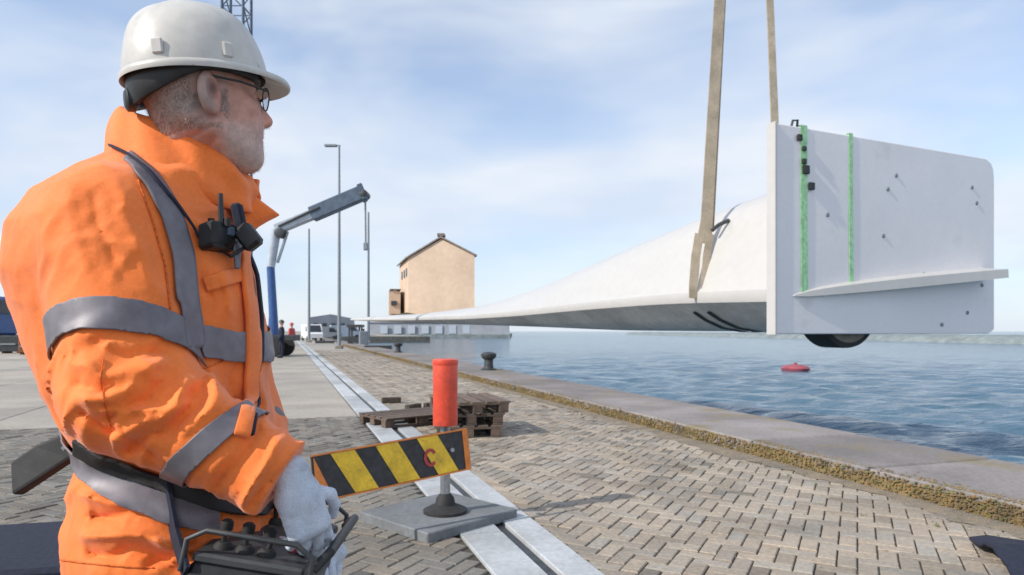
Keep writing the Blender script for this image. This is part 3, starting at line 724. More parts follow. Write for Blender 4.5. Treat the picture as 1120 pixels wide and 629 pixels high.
MB().strap([e2 + Vector((0, 0, -1.8)), e2, m2, HOOK + Vector((.25, 0, 0))], Vector((1, .2, 0)), [.16, .16, .155, .15], .03).build('leg', M['sling'], s2)
MB().tube([PP(.45, 5.15, -.08), PP(.48, 5.32, -.05), PP(.6, 5.34, -.05), PP(.62, 5.22, -.08)], .025, 8).build('shackle', M['darksteel'], s2, True)
hk = thing('crane_hook', 'steel crane hook block above the slings, out of the picture', 'crane hook', HOOK)
mb = MB(); mb.box(HOOK + Vector((.1, 0, .7)), (.6, .3, .8), bev=.08); mb.build('block', M['darksteel'], hk)
MB().tube([HOOK + Vector((.1, 0, .3)), HOOK + Vector((-.1, 0, .1)), HOOK + Vector((.1, 0, -.12)), HOOK + Vector((.35, 0, .05))], .06, 10).build('hook', M['darksteel'], hk, True)
mb = MB(); mb.tube([HOOK + Vector((.0, 0, 1.0)), HOOK + Vector((0, 0, 30))], .02, 6); mb.build('wire', M['darksteel'], hk)

# ------------------------------------------------------------------ buoy
t_ = thing('red_buoy', 'small flat faded red float lying on the water below the white panel', 'buoy', P(870, 405, 50).xy.to_3d() + Vector((0, 0, WATER)))
c = t_.location
MB().lathe(c, [(.6, -.1), (.95, .02), (1.0, .18), (.85, .34), (.4, .44)], 24).build('float', M['buoy'], t_, True)
MB().lathe(c, [(.12, .42), (.12, .56), (.05, .6)], 12).build('cap', M['buoy'], t_, True)

# ------------------------------------------------------------------ silo building and far harbour
def Ypt(px, Y, z): return Vector(((px - 560) / FPX * Y, Y, z))
SY = 300
silo = thing('silo_building', 'tall tan gabled silo building far away across the harbour', 'building', Ypt(480, SY, 0))
# gable front from px 446 to 519, flank running back to px 437
x0 = Ypt(446.5, SY, 0); x1 = Ypt(519, SY - 9, 0); dep = (Ypt(437, SY + 36, 0) - x0)
EZ = CAMZ + (HOR - 282) / FPX * SY; RZ = CAMZ + (HOR - 263) / FPX * SY
def wallbox(p0, p1, d, z0, z1, zr):
    mb = MB(); f = [p0 + Vector((0, 0, z0)), p1 + Vector((0, 0, z0)), p1 + Vector((0, 0, z1)), (p0 + p1) / 2 + Vector((0, 0, zr)), p0 + Vector((0, 0, z1))]
    bk = [v + d for v in f]; mb.add(f + bk, [(0, 1, 2, 3, 4), (9, 8, 7, 6, 5), (0, 5, 6, 1), (1, 6, 7, 2), (4, 9, 5, 0), (2, 7, 8, 3), (3, 8, 9, 4)]); return mb
wallbox(x0, x1, dep, 0, EZ, RZ).build('wall', M['silo_side'], silo)
rd = (x1 - x0).normalized()
mb = MB(); ov = 1.2
for a_, b_ in ((x0 - rd * ov, (x0 + x1) / 2), ((x0 + x1) / 2, x1 + rd * ov)):
    za = EZ - .7 if a_ is not (x0 + x1) / 2 else RZ
pa = x0 - rd * ov + Vector((0, -1, EZ - .5)); pm = (x0 + x1) / 2 + Vector((0, -1, RZ + .5)); pe = x1 + rd * ov + Vector((0, -1, EZ - .5))
up_ = Vector((0, 0, .7)); dd = dep * 1.05
mb.add([pa, pm, pm + up_, pa + up_, pa + dd, pm + dd, pm + dd + up_, pa + dd + up_], [(0, 1, 2, 3), (7, 6, 5, 4), (0, 3, 7, 4), (3, 2, 6, 7), (1, 5, 6, 2), (0, 4, 5, 1)])
mb.add([pm, pe, pe + up_, pm + up_, pm + dd, pe + dd, pe + dd + up_, pm + dd + up_], [(0, 1, 2, 3), (7, 6, 5, 4), (0, 3, 7, 4), (3, 2, 6, 7), (1, 5, 6, 2), (0, 4, 5, 1)])
mb.build('roof', M['silo_roof'], silo)
mb = MB(); mb.box(pm + up_ + Vector((0, 3, .6)), (3, 6, 1.2)); mb.build('ridge_vent', M['silo_roof'], silo)
for i in range(3):
    p = x0 + dep * (.15 + .25 * i) + Vector((-.1, 0, EZ - 6)); mb = MB(); mb.box(p, (.6, 3, 3.5), math.atan2(dep.y, dep.x) - math.pi / 2); mb.build('window', M['glass'], silo)
ax = thing('silo_annex', 'lower tan block beside the left flank of the silo', 'building', Ypt(431, SY + 10, 0))
wallbox(Ypt(425.5, SY + 12, 0), Ypt(438, SY + 13, 0), Vector((-4, 20, 0)), 0, CAMZ + (HOR - 318) / FPX * SY, CAMZ + (HOR - 315) / FPX * SY).build('wall', M['silo_side'], ax)
for z_ in (8, 14): mb = MB(); mb.box(Ypt(431, SY + 12, z_), (2.5, .8, 2)); mb.build('window', M['glass'], ax)
MB().box(Ypt(431.8, SY + 22, CAMZ + (HOR - 315) / FPX * SY + .15), (5.0, 21, .35), .2).build('roof', M['silo_roof'], ax)
# pier land under the silo
land = [Ypt(386, 278, 0), Ypt(558, 274, 0), Ypt(560, 420, 0), Ypt(500, 1500, 0), Ypt(380, 1500, 0)]
mb = MB(); n = len(land); mb.add([v + Vector((0, 0, -.1)) for v in land] + [v + Vector((0, 0, -3)) for v in land], [tuple(range(n))] + [(i, i + n, (i + 1) % n + n, (i + 1) % n) for i in range(n)])
struct(mb.build('far_pier_ground', M['rock']))
for px0, px1, Y_, zt_, lb, mt in ((428, 462, 296, 341.5, 'long low olive shed at the left foot of the silo', 'olive'), (470, 524, 295, 342, 'low olive shed at the right foot of the silo', 'olive'),
                                  (526, 549, 298, 339.5, 'small grey green shed right of the silo', 'rock')):
    sh = thing('harbour_shed', lb, 'shed', Ypt((px0 + px1) / 2, Y_, -.1), 'low sheds around the silo')
    zz = CAMZ + (HOR - zt_) / FPX * Y_
    wallbox(Ypt(px0, Y_, -.1) * 1, Ypt(px1, Y_, -.1), Vector((-1, 10, 0)), 0, zz - 1.2, zz).build('wall', M[mt], sh)
    MB().box(Ypt(px0 * .7 + px1 * .3, Y_ - .1, zz * .3), ((px1 - px0) / FPX * Y_ * .12, .2, zz * .4)).build('door', M['glass'], sh)
sh = thing('harbour_shed', 'long pale grey storage hall on the water front below the silo', 'shed', Ypt(480, 285, -.1))
mb = MB(); mb.box(Ypt(481, 285, 2.3), (58, 4, 4.9), -.03); mb.build('wall', M['shed'], sh)
for i in range(9): MB().box(Ypt(420 + i * 15, 282.7, 1.9), (3.0, .3, 3.4), -.03).build('door', M['lightgrey'], sh)
MB().box(Ypt(481, 285, 4.95), (59, 5, .4), -.03).build('roof', M['shed'], sh)
# far shed and vehicles at the end of the quay
sh = thing('warehouse', 'pale grey warehouse at the far end of the quay behind the lamp posts', 'building', Ypt(352, 175, 0))
wallbox(Ypt(338, 175, -.03), Ypt(384, 185, -.03), Vector((-6, 30, 0)), 0, CAMZ + (HOR - 347) / FPX * 175, CAMZ + (HOR - 343) / FPX * 175).build('wall', M['shed'], sh)
for i in range(4): MB().box(Ypt(344 + 10 * i, 176.5 + 2 * i, 1.8), (1.5, .8, 3)).build('door', M['glass'], sh)
def van(px, Y, L, h, col, label, cat='van', rz=0.3, name='parked_van'):
    c = Ypt(px, Y, -.03); t_ = thing(name, label, cat, c)
    def W_(x, y, z): return c + Matrix.Rotation(rz, 3, 'Z') @ Vector((x, y, z))
    w = 1.9
    prof = [(-L / 2, .4), (L / 2, .4), (L / 2, .95), (L / 2 - .35, 1.15), (L / 2 - 1.0, h - .05), (L / 2 - 1.3, h), (-L / 2 + .1, h), (-L / 2, h - .12)]
    n = len(prof); vs = [W_(x, -w / 2, z) for x, z in prof] + [W_(x, w / 2, z) for x, z in prof]
    mb = MB(); mb.add(vs, [tuple(range(n)), tuple(range(2 * n - 1, n - 1, -1))] + [(i, i + n, (i + 1) % n + n, (i + 1) % n) for i in range(n)]); mb.build('body', col, t_)
    for sx in (-1, 1):
        for sy in (-1, 1):
            p = W_(sx * (L / 2 - .85), sy * (w / 2 - .08), .35); ax_ = Matrix.Rotation(rz, 3, 'Z') @ Vector((0, 1, 0))
            MB().lathe(p, [(.2, -.12), (.35, -.1), (.35, .1), (.2, .12)], 14, axis=ax_).build('wheel', M['rubber'], t_)
    for sy in (-1, 1):
        mb = MB(); z0, z1 = h * .58, h * .88; pl = [(L / 2 - .95 - .3, z1), (L / 2 - .72, z0), (L / 2 - 1.9, z0), (L / 2 - 1.9, z1)]
        mb.add([W_(x, sy * (w / 2 + .012), z) for x, z in pl], [(0, 1, 2, 3)]); mb.build('side_window', M['glass'], t_)
    mb = MB(); mb.add([W_(L / 2 - .36 + .02, -w / 2 + .1, 1.2), W_(L / 2 - .36 + .02, w / 2 - .1, 1.2), W_(L / 2 - .95, w / 2 - .15, h - .12), W_(L / 2 - .95, -w / 2 + .15, h - .12)], [(0, 1, 2, 3)]); mb.build('windscreen', M['glass'], t_)
van(341, 92, 5.2, 2.2, M['white'], 'white van parked at the far end of the quay, left of the lamp posts', rz=-1.1)
van(356, 104, 5.0, 2.0, M['greysteel'], 'grey van parked just right of the white van far down the quay', rz=.2)
van(378, 118, 5.2, 2.3, M['lightgrey'], 'light grey van parked farthest right on the distant quay', rz=.4)
# blade trestle
tr = thing('blade_trestle', 'dark steel trestle standing under the far tip of the blade', 'trestle', Ypt(390, 62, 0))
for dx in (-.45, .45):
    for dy in (-.5, .5): MB().box(Ypt(389, 62, .9) + Vector((dx, dy, 0)), (.14, .14, 1.86)).build('leg', M['darksteel'], tr)
MB().box(Ypt(389, 62, 1.75), (1.3, 1.4, .25)).build('cradle', M['darksteel'], tr)
MB().box(Ypt(389, 62, .5), (1.2, 1.1, .5)).build('ballast', M['darksteel'], tr)
tr2 = thing('steel_block', 'grey steel counterweight block beside the trestle under the blade tip', 'block', Ypt(397, 60, 0))
MB().box(Ypt(397.5, 60, .65), (.75, .8, 1.3), .3, bev=.06).build('block', M['greysteel'], tr2); MB().tube([Ypt(397.5, 60, 1.3), Ypt(397.5, 60, 1.5)], .1, 8).build('lug', M['darksteel'], tr2)
def beams(px, Y, L, rz, label, n_b=3):
    c = Ypt(px, Y, 0); t_ = thing('timber_bundle', label, 'timber', c)
    for i in range(n_b): MB().box(c + Matrix.Rotation(rz, 3, 'Z') @ Vector((random.uniform(-.1, .1), i * .34 - .3, .14)), (L, .26, .28), rz, bev=.02).build('timber', M['darksteel'], t_)
beams(358, 72, 2.4, .1, 'dark timbers lying on the apron below the lamp posts'); beams(413, 48, 1.9, .05, 'dark timbers lying by the kerb under the blade')

# ------------------------------------------------------------------ lamp posts
def lamp(px, Y, topy, label, arm=True, r0=.14, r1=.07):
    b0 = Ypt(px, Y, -.02); zt = CAMZ + (HOR - topy) / FPX * Y; t_ = thing('lamp_post', label, 'lamp post', b0, 'tall lamp posts on the quay')
    MB().tube([b0, b0 + Vector((0, 0, zt * .5)), b0 + Vector((0, 0, zt))], [r0, (r0 + r1) / 2, r1], 10).build('pole', M['greysteel'], t_, True)
    MB().box(b0 + Vector((0, 0, .12)), (.5, .5, .24), bev=.03).build('footing', M['kerb'], t_)
    if arm:
        MB().tube([b0 + Vector((.1, 0, zt)), b0 + Vector((-.5, 0, zt + .03))], .05, 8).build('arm', M['greysteel'], t_)
        MB().box(b0 + Vector((-.62, 0, zt)), (.9, .34, .17), bev=.04).build('lamp_head', M['greysteel'], t_)
lamp(371, 50, 159, 'tallest grey lamp post with its lamp head pointing left, right of the loader crane')
lamp(338, 78, 250, 'thin plain pole left of the tallest lamp post', False, .16, .1)
lamp(403, 74, 232, 'thin plain pole directly below the tip of the loader crane', False, .16, .1)

# ------------------------------------------------------------------ crane truck with knuckle boom
ct = thing('crane_truck', 'flatbed truck with slate blue folding loader crane raised, behind the worker', 'truck', Ypt(290, 35, -.03))
o0 = Ypt(270, 35, 0)
MB().box(o0 + Vector((-.6, 0, .95)), (6.4, 1.0, .3), bev=.02).build('chassis', M['darksteel'], ct)
MB().box(o0 + Vector((-1.4, 0, 1.25)), (4.6, 2.4, .25), bev=.02).build('flatbed', M['greysteel'], ct)
cabp = [(-5.9, .6), (-3.9, .6), (-3.9, 2.9), (-5.4, 2.9), (-5.8, 1.9)]
mb = MB(); n = 5; mb.add([o0 + Vector((x, -1.2, z)) for x, z in cabp] + [o0 + Vector((x, 1.2, z)) for x, z in cabp], [tuple(range(n)), tuple(range(9, 4, -1))] + [(i, i + n, (i + 1) % n + n, (i + 1) % n) for i in range(n)])
mb.build('cab', M['blue'], ct)
for sy in (-1, 1): MB().add([o0 + Vector((x, sy * 1.215, z)) for x, z in ((-5.35, 1.95), (-4.3, 1.95), (-4.3, 2.7), (-5.2, 2.7))], [(0, 1, 2, 3)]).build('side_window', M['glass'], ct)
MB().add([o0 + Vector((-5.79, -1.05, 2.0)), o0 + Vector((-5.79, 1.05, 2.0)), o0 + Vector((-5.46, 1.05, 2.78)), o0 + Vector((-5.46, -1.05, 2.78))], [(0, 1, 2, 3)]).build('windscreen', M['glass'], ct)
for sy in (-1, 1): MB().box(o0 + Vector((-1.4, sy * 1.16, 1.45)), (4.5, .06, .18), bev=.01).build('side_rail', M['blue'], ct)
for sx in (-4.9, -1.2, .4, 1.6):
    for sy in (-1, 1): MB().lathe(o0 + Vector((sx, sy * 1.0, .5)), [(.25, -.14), (.52, -.12), (.52, .12), (.25, .14)], 18, axis=Vector((0, 1, 0))).build('wheel', M['rubber'], ct)
cb = P(299, 345, 35); ck = P(296, 292, 35); ce = P(302, 251, 35); cm = P(343, 234, 35); cx = P(397, 211, 35)
MB().tube([cb + Vector((0, 0, -1.3)), cb, ck], [.3, .22, .2], 12).build('column', M['blue'], ct, True)
MB().tube([ck, ce], [.22, .26], 12).build('main_boom', M['lightgrey'], ct, True)
def beam(p0, p1, w, h, m, nm):
    d = (p1 - p0); L = d.length; rot = Vector((1, 0, 0)).rotation_difference(d.normalized()).to_matrix().to_4x4()
    return MB().box((p0 + p1) / 2, (L, w, h), tilt=rot, bev=.04).build(nm, m, ct)
beam(ce, cm + (cm - ce) * .1, .5, .5, M['lightgrey'], 'outer_boom'); beam(cm - (cm - ce) * .05, cx, .6, .72, M['slate'], 'boom_extension')
beam(ck + Vector((.35, 0, .2)), ce + Vector((.6, 0, -.1)), .12, .14, M['steel'], 'ram'); beam(ce + Vector((.2, -.32, .1)), cm + Vector((.4, -.32, .3)), .1, .12, M['darksteel'], 'hose')
beam(cx - (cx - cm) * .06 + Vector((0, -.05, 0)), cx + (cx - cm) * .04, .8, .84, M['slate'], 'boom_head')
MB().lathe(cx + Vector((.1, -.45, -.1)), [(.1, 0), (.2, .04), (.2, .86), (.1, .9)], 14, axis=Vector((0, 1, 0))).build('sheave', M['darksteel'], ct, True)
MB().lathe(ce + Vector((.25, -.35, -.2)), [(.15, 0), (.25, .03), (.25, .67), (.15, .7)], 16, axis=Vector((0, 1, 0))).build('pivot', M['darksteel'], ct, True)
MB().tube([cx + Vector((.12, 0, -.2)), cx + Vector((.14, 0, -2.6))], .05, 6).build('rope', M['greysteel'], ct)
MB().box(cx + Vector((.14, 0, -2.75)), (.22, .2, .4), bev=.04).build('hook_block', M['greysteel'], ct)

# lattice mast behind the helmet
ms = thing('lattice_crane_mast', 'blue grey lattice crane mast rising behind the white helmet', 'crane mast', Ypt(259, 62, -.03))
b0 = Ypt(259, 62, -.03); hw = .95; HM = 48; cor = [(-hw, -hw), (hw, -hw), (hw, hw), (-hw, hw)]
for x, y in cor: MB().tube([b0 + Vector((x, y, 0)), b0 + Vector((x, y, HM))], .13, 6).build('mast_leg', M['slate'], ms)
mb = MB(); z = 0; k = 0
while z < HM - 1.9:
    for i in range(4):
        a_, c_ = cor[i], cor[(i + 1) % 4]
        if k % 2: a_, c_ = c_, a_
        mb.tube([b0 + Vector((*a_, z)), b0 + Vector((*c_, z + 1.9))], .06, 5, False); mb.tube([b0 + Vector((*cor[i], z)), b0 + Vector((*cor[(i + 1) % 4], z))], .05, 5, False)
    z += 1.9; k += 1
stuff(mb.build('lattice_bracing', M['slate'], ms)); MB().box(b0 + Vector((0, 0, .4)), (4, 4, .8), bev=.1).build('footing', M['kerb'], ms)

# left edge: blue truck and clutter far behind
bt = thing('blue_truck', 'blue truck parked far behind the worker at the left edge', 'truck', Ypt(-14, 46, 0))
c = Ypt(-16, 46, 0)
MB().box(c + Vector((-.3, 0, 2.3)), (3.4, 2.4, 2.6), .1, bev=.15).build('cab', M['blue'], bt)
MB().box(c + Vector((1.62, -.3, 2.9)), (.05, 1.8, .8), .1).build('window', M['glass'], bt)
MB().box(c + Vector((-1, -1.26, 2.8)), (1.5, .05, .8), .1).build('window', M['glass'], bt)
MB().box(c + Vector((.0, 0, .85)), (4.4, 2.3, .35), .1).build('chassis', M['darksteel'], bt)
for sx in (-1.4, 1.5):
    for sy in (-1, 1): MB().lathe(c + Vector((sx, sy, .5)), [(.25, -.14), (.5, -.12), (.5, .12), (.25, .14)], 16, axis=Vector((0, 1, 0))).build('wheel', M['rubber'], bt)
def crate(px, Y, s_, label, m):
    c = Ypt(px, Y, 0); t_ = thing('machinery_crate', label, 'crate', c)
    MB().box(c + Vector((0, 0, s_[2] / 2 + .1)), s_, .2, bev=.03).build('box', m, t_)
    for dx in (-s_[0] / 3, s_[0] / 3): MB().box(c + Vector((dx, 0, .05)), (.15, s_[1] * .9, .1), .2).build('skid', M['rust'], t_)
    MB().box(c + Vector((0, -s_[1] / 2 - .02, s_[2] * .6)), (s_[0] * .6, .06, .08), .2).build('strap', M['steel'], t_)
crate(16, 40, (1.3, 1.0, .9), 'dark crate on the apron beside the blue truck, behind the worker', M['darksteel'])
crate(31, 38, (.7, .7, .75), 'small rusty crate beside the worker back at the left', M['rust'])

# far breakwater
p0, p1 = Vector((230, 100, 0)), Vector((92, 620, 0)); d = (p1 - p0); nn = Vector((d.y, -d.x, 0)).normalized()
if nn.x < 0: nn = -nn
mb = MB(); N_b = 120; vs = []
for i in range(N_b + 1):
    c = Vector((112, 150, 0)).lerp(Vector((96, 560, 0)), i / N_b) if i else Vector((135, 95, 0)); j = lambda a_: random.uniform(-a_, a_)
    vs += [c + Vector((-4 + j(.8), 0, WATER - .4)), c + Vector((-1.8 + j(.5), 0, -.5 + j(.25))), c + Vector((0, 0, .1 + j(.2))), c + Vector((14, 0, .3 + j(.15))), c + Vector((22, 0, WATER - .4))]
fs = [(i * 5 + k, i * 5 + k + 1, i * 5 + 6 + k, i * 5 + 5 + k) for i in range(N_b) for k in range(4)]
mb.add(vs, fs); bw = mb.build('breakwater', M['rock']); tag(bw, 'low grey green stone breakwater across the water at the right edge', 'breakwater')

# ================================================================== the worker
# signed distance modelling: shapes blended smoothly, then meshed into one continuous surface
def arr(v): return np.array(v, dtype=np.float32)
def smin(a, b, k):
    h = np.clip(.5 + .5 * (b - a) / k, 0, 1); return b * (1 - h) + a * h - k * h * (1 - h)
def smax(a, b, k): return -smin(-a, -b, k)
def cap(p, a, b, ra, rb):
    a, b = arr(a), arr(b); ab = b - a; t_ = np.clip(((p - a) @ ab) / float(ab @ ab), 0, 1)
    return np.linalg.norm(p - a - t_[..., None] * ab, axis=-1) - (ra + (rb - ra) * t_)
def ell(p, c, r, ax=None):
    d = p - arr(c)
    if ax is not None: d = d @ np.array(ax, dtype=np.float32).T
    r = arr(r); k1 = np.linalg.norm(d / r, axis=-1); k2 = np.linalg.norm(d / (r * r), axis=-1) + 1e-9
    return k1 * (k1 - 1) / k2
def rbox(p, c, h, ax, rr):
    d = np.abs((p - arr(c)) @ np.array(ax, dtype=np.float32).T) - (arr(h) - rr)
    return np.linalg.norm(np.maximum(d, 0), axis=-1) + np.minimum(d.max(-1), 0) - rr
def wav(p, seeds, sc):
    s_ = 0
    rg = np.random.default_rng(seeds)
    for i in range(7):
        d = rg.normal(size=3); d /= np.linalg.norm(d); fr = sc * rg.uniform(.7, 1.6)
        s_ = s_ + np.sin((p @ arr(d)) * fr + rg.uniform(0, 6.28) + .9 * np.sin((p @ arr(rg.normal(size=3))) * fr * .45))
    return s_ / 7
def surfnet(fn, lo, hi, h):
    lo = np.array(lo, dtype=np.float32); n = np.ceil((np.array(hi) - lo) / h).astype(int) + 1
    ax = [lo[i] + h * np.arange(n[i], dtype=np.float32) for i in range(3)]
    V = np.empty(n, dtype=np.float32)
    yy, zz = np.meshgrid(ax[1], ax[2], indexing='ij')
    ch = max(1, int(400000 / (n[1] * n[2])))
    for i in range(0, n[0], ch):
        xs = ax[0][i:i + ch]
        p = np.empty((len(xs), n[1], n[2], 3), dtype=np.float32)
        p[..., 0] = xs[:, None, None]; p[..., 1] = yy; p[..., 2] = zz; V[i:i + ch] = fn(p)
    I = V < 0; nc = n - 1
    c = lambda dx, dy, dz, A=I: A[dx:dx + nc[0], dy:dy + nc[1], dz:dz + nc[2]]
    cnt = sum(c(a, b, d).astype(np.int8) for a in (0, 1) for b in (0, 1) for d in (0, 1))
    act = (cnt > 0) & (cnt < 8); idx = np.argwhere(act); ids = -np.ones(nc, dtype=np.int64); ids[act] = np.arange(len(idx))
    acc = np.zeros((len(idx), 3)); num = np.zeros(len(idx))
    for a in (0, 1, 2):
        o1, o2 = [x for x in (0, 1, 2) if x != a]
        for s1 in (0, 1):
            for s2 in (0, 1):
                k0 = idx.copy(); k0[:, o1] += s1; k0[:, o2] += s2; k1 = k0.copy(); k1[:, a] += 1
                v0 = V[tuple(k0.T)]; v1 = V[tuple(k1.T)]; cr_ = (v0 < 0) != (v1 < 0)
                t_ = np.where(cr_, v0 / np.where(cr_, v0 - v1, 1), 0)
                pos = k0.astype(float); pos[:, a] += t_
                acc[cr_] += pos[cr_]; num[cr_] += 1
    verts = acc / num[:, None] * h + lo
    F = []
    for a in (0, 1, 2):
        b, d = (a + 1) % 3, (a + 2) % 3
        sl0 = [slice(None)] * 3; sl1 = [slice(None)] * 3; sl0[a] = slice(0, n[a] - 1); sl1[a] = slice(1, n[a])
        e = I[tuple(sl0)] != I[tuple(sl1)]; k = np.argwhere(e)
        k = k[(k[:, b] > 0) & (k[:, d] > 0) & (k[:, b] < nc[b]) & (k[:, d] < nc[d])]
        ins = I[tuple(k.T)]
        def gid(db, dd):
            q = k.copy(); q[:, b] -= db; q[:, d] -= dd; return ids[tuple(q.T)]
        f = np.stack([gid(0, 0), gid(1, 0), gid(1, 1), gid(0, 1)], 1)
        f[~ins] = f[~ins][:, ::-1]; F.append(f)
    F = np.concatenate(F); F = F[(F >= 0).all(1)]
    return verts, F
def relax(v, f, it=2, lam=.5):
    for _ in range(it):
        s_ = np.zeros_like(v); c = np.zeros(len(v))
        for k in range(4):
            a, b = f[:, k], f[:, (k + 1) % 4]
            np.add.at(s_, a, v[b]); np.add.at(c, a, 1); np.add.at(s_, b, v[a]); np.add.at(c, b, 1)
        v = v + lam * (s_ / np.maximum(c, 1)[:, None] - v)
    return v
def npmesh(name, v, f, m, tone=None):
    me = bpy.data.meshes.new(name); me.vertices.add(len(v)); me.vertices.foreach_set('co', v.astype(np.float32).ravel())
    me.loops.add(len(f) * 4); me.loops.foreach_set('vertex_index', f.astype(np.int32).ravel())
    me.polygons.add(len(f)); me.polygons.foreach_set('loop_start', np.arange(0, len(f) * 4, 4, dtype=np.int32))
    me.polygons.foreach_set('use_smooth', np.ones(len(f), dtype=bool)); me.materials.append(m); me.update(calc_edges=True)
    at = me.attributes.new('tone', 'FLOAT_COLOR', 'POINT')
    tn = np.ones((len(v), 4), dtype=np.float32)
    if tone is not None: tn[:, :3] = tone
    at.data.foreach_set('color', tn.ravel()); me.validate(); return me
def child(name, me, parent):
    o = bpy.data.objects.new(name, me); COL.objects.link(o); o.parent = parent
    o.matrix_parent_inverse = world_of(parent).inverted(); return o

# --- skeleton (metres, world); torso faces right and slightly away, the head turns further away
fa = R(13); TF = Vector((math.cos(fa), math.sin(fa), 0)); TR = Vector((math.sin(fa), -math.cos(fa), 0))   # forward, his right (towards us)
TC = Vector((-.665, 1.30, 0))
PELV = TC + Vector((0.0, 0, .98))
NECK = TC + TF * .035 + Vector((0, 0, 1.60))
SH = P(117, 262, 1.125); EL = P(143, 430, 1.075); WR = P(300, 521, 1.085)
SH2 = TC - TR * .19 + Vector((0, 0, 1.50)) + TF * .02; EL2 = P(262, 462, 1.47); WR2 = P(330, 585, 1.30)
ha = R(35); HF = Vector((math.cos(ha), math.sin(ha), .11)).normalized(); HR = Vector((math.sin(ha), -math.cos(ha), 0)); HU = HR.cross(HF).normalized()
HC = P(222, 113, 1.26)       # between the ears
HA = [tuple(HF), tuple(HR), tuple(HU)]
TA = [tuple(TF), tuple(TR), (0, 0, 1)]
def H(f, r, u): return HC + HF * f + HR * r + HU * u
def T(f, r, z): return TC + TF * f + TR * r + Vector((0, 0, z))
worker = thing('person', 'worker in orange high visibility jacket and white helmet looking towards the blade', 'person', (TC.x, TC.y, 0))

def head_sdf(p):
    d = ell(p, H(-.012, 0, .042), (.098, .078, .092), HA)
    d = smin(d, ell(p, H(.035, 0, -.035), (.068, .062, .085), HA), .035)
    d = smin(d, cap(p, H(.062, .0, -.098), H(.072, 0, -.100), .026, .024), .03)           # chin
    for s_ in (-1, 1):
        d = smin(d, cap(p, H(.0, .055 * s_, -.055), H(.055, .026 * s_, -.098), .022, .02), .025)   # jaw
        d = smin(d, ell(p, H(.066, .036 * s_, -.012), (.022, .022, .016), HA), .018)               # cheekbone
        d = smin(d, cap(p, H(.082, .012 * s_, .026), H(.076, .045 * s_, .026), .010, .009), .012)  # brow
        d = smax(d, -ell(p, H(.097, .032 * s_, .010), (.016, .017, .011), HA), .008)               # eye socket
        d = smin(d, ell(p, H(.077, .031 * s_, .009), (.012, .013, .012), HA), .003)                # eyeball
        d = smin(d, ell(p, H(.098, .011 * s_, -.033), (.011, .008, .008), HA), .006)               # nostril wing
        # ear: rim, bowl, lobe
        ec = H(-.006, .084 * s_, -.004)
        ax = [tuple((HF * .90 - HR * .44 * s_).normalized()), tuple((HR * s_ * .90 + HF * .44).normalized()), tuple(HU)]
        e = ell(p, ec, (.0225, .012, .038), ax)
        e = smax(e, -ell(p, ec + HR * s_ * .011 + HF * .005 + HU * .004, (.0125, .009, .023), ax), .003)
        e = smin(e, ell(p, ec + HU * -.026 + HF * .003, (.011, .006, .011), ax), .006)
        d = smin(d, e, .005)
    d = smin(d, cap(p, H(.088, 0, .016), H(.112, 0, -.026), .0085, .0115), .010)           # nose
    d = smin(d, ell(p, H(.089, 0, -.058), (.009, .022, .006), HA), .008)                   # upper lip
    d = smin(d, ell(p, H(.086, 0, -.070), (.010, .019, .007), HA), .008)
    d = smax(d, -ell(p, H(.100, 0, -.0635), (.012, .024, .0016), HA), .002)
    d = smin(d, cap(p, H(-.03, 0, -.03), NECK + Vector((0, 0, -.02)), .054, .062), .03)
    for s_ in (-1, 1): d = smin(d, cap(p, H(-.03, .052 * s_, -.04), NECK + TF * .05, .016, .016), .02)
    for zz_, am_ in ((-.045, .0022), (-.062, .0028), (-.082, .0025)):
        q_ = (p - arr(HC)); uu = q_ @ arr(HU) - .25 * (q_ @ arr(HF)) + .004 * np.sin((q_ @ arr(HR)) * 60); bk__ = np.clip((-.0 - q_ @ arr(HF)) / .02 + .6, 0, 1)
        d = d + am_ * np.exp(-((uu - zz_) / .0032) ** 2) * bk__
    d = d + wav(p, 77, 60) * .0009
    return d
def body_sdf(p):
    d = head_sdf(p)
    t_ = cap(p, NECK, T(0, 0, 1.42), .075, .11)
    t_ = smin(t_, ell(p, T(.0, 0, 1.36), (.12, .18, .20), TA), .06); t_ = smin(t_, ell(p, T(0, 0, 1.12), (.115, .155, .2), TA), .08); t_ = smin(t_, ell(p, T(0, 0, .96), (.12, .17, .13), TA), .06)
    for s_, S_, E_, W_ in ((1, SH, EL, WR), (-1, SH2, EL2, WR2)):
        t_ = smin(t_, cap(p, T(0, .08 * s_, 1.50), S_, .07, .06), .05); t_ = smin(t_, cap(p, S_, E_, .055, .042), .02); t_ = smin(t_, cap(p, E_, W_, .042, .028), .02)
        t_ = smin(t_, cap(p, T(0, .09 * s_, .94), T(.03, .11 * s_, .5), .085, .058), .05); t_ = smin(t_, cap(p, T(.03, .11 * s_, .5), T(-.01, .12 * s_, .1), .052, .038), .02)
        t_ = smin(t_, cap(p, T(-.03, .12 * s_, .07), T(.14, .13 * s_, .05), .04, .032), .02)
    return smin(d, t_, .02)
v1, f1 = surfnet(head_sdf, HC - Vector((.15, .16, .20)), HC + Vector((.16, .16, .16)), .0026)
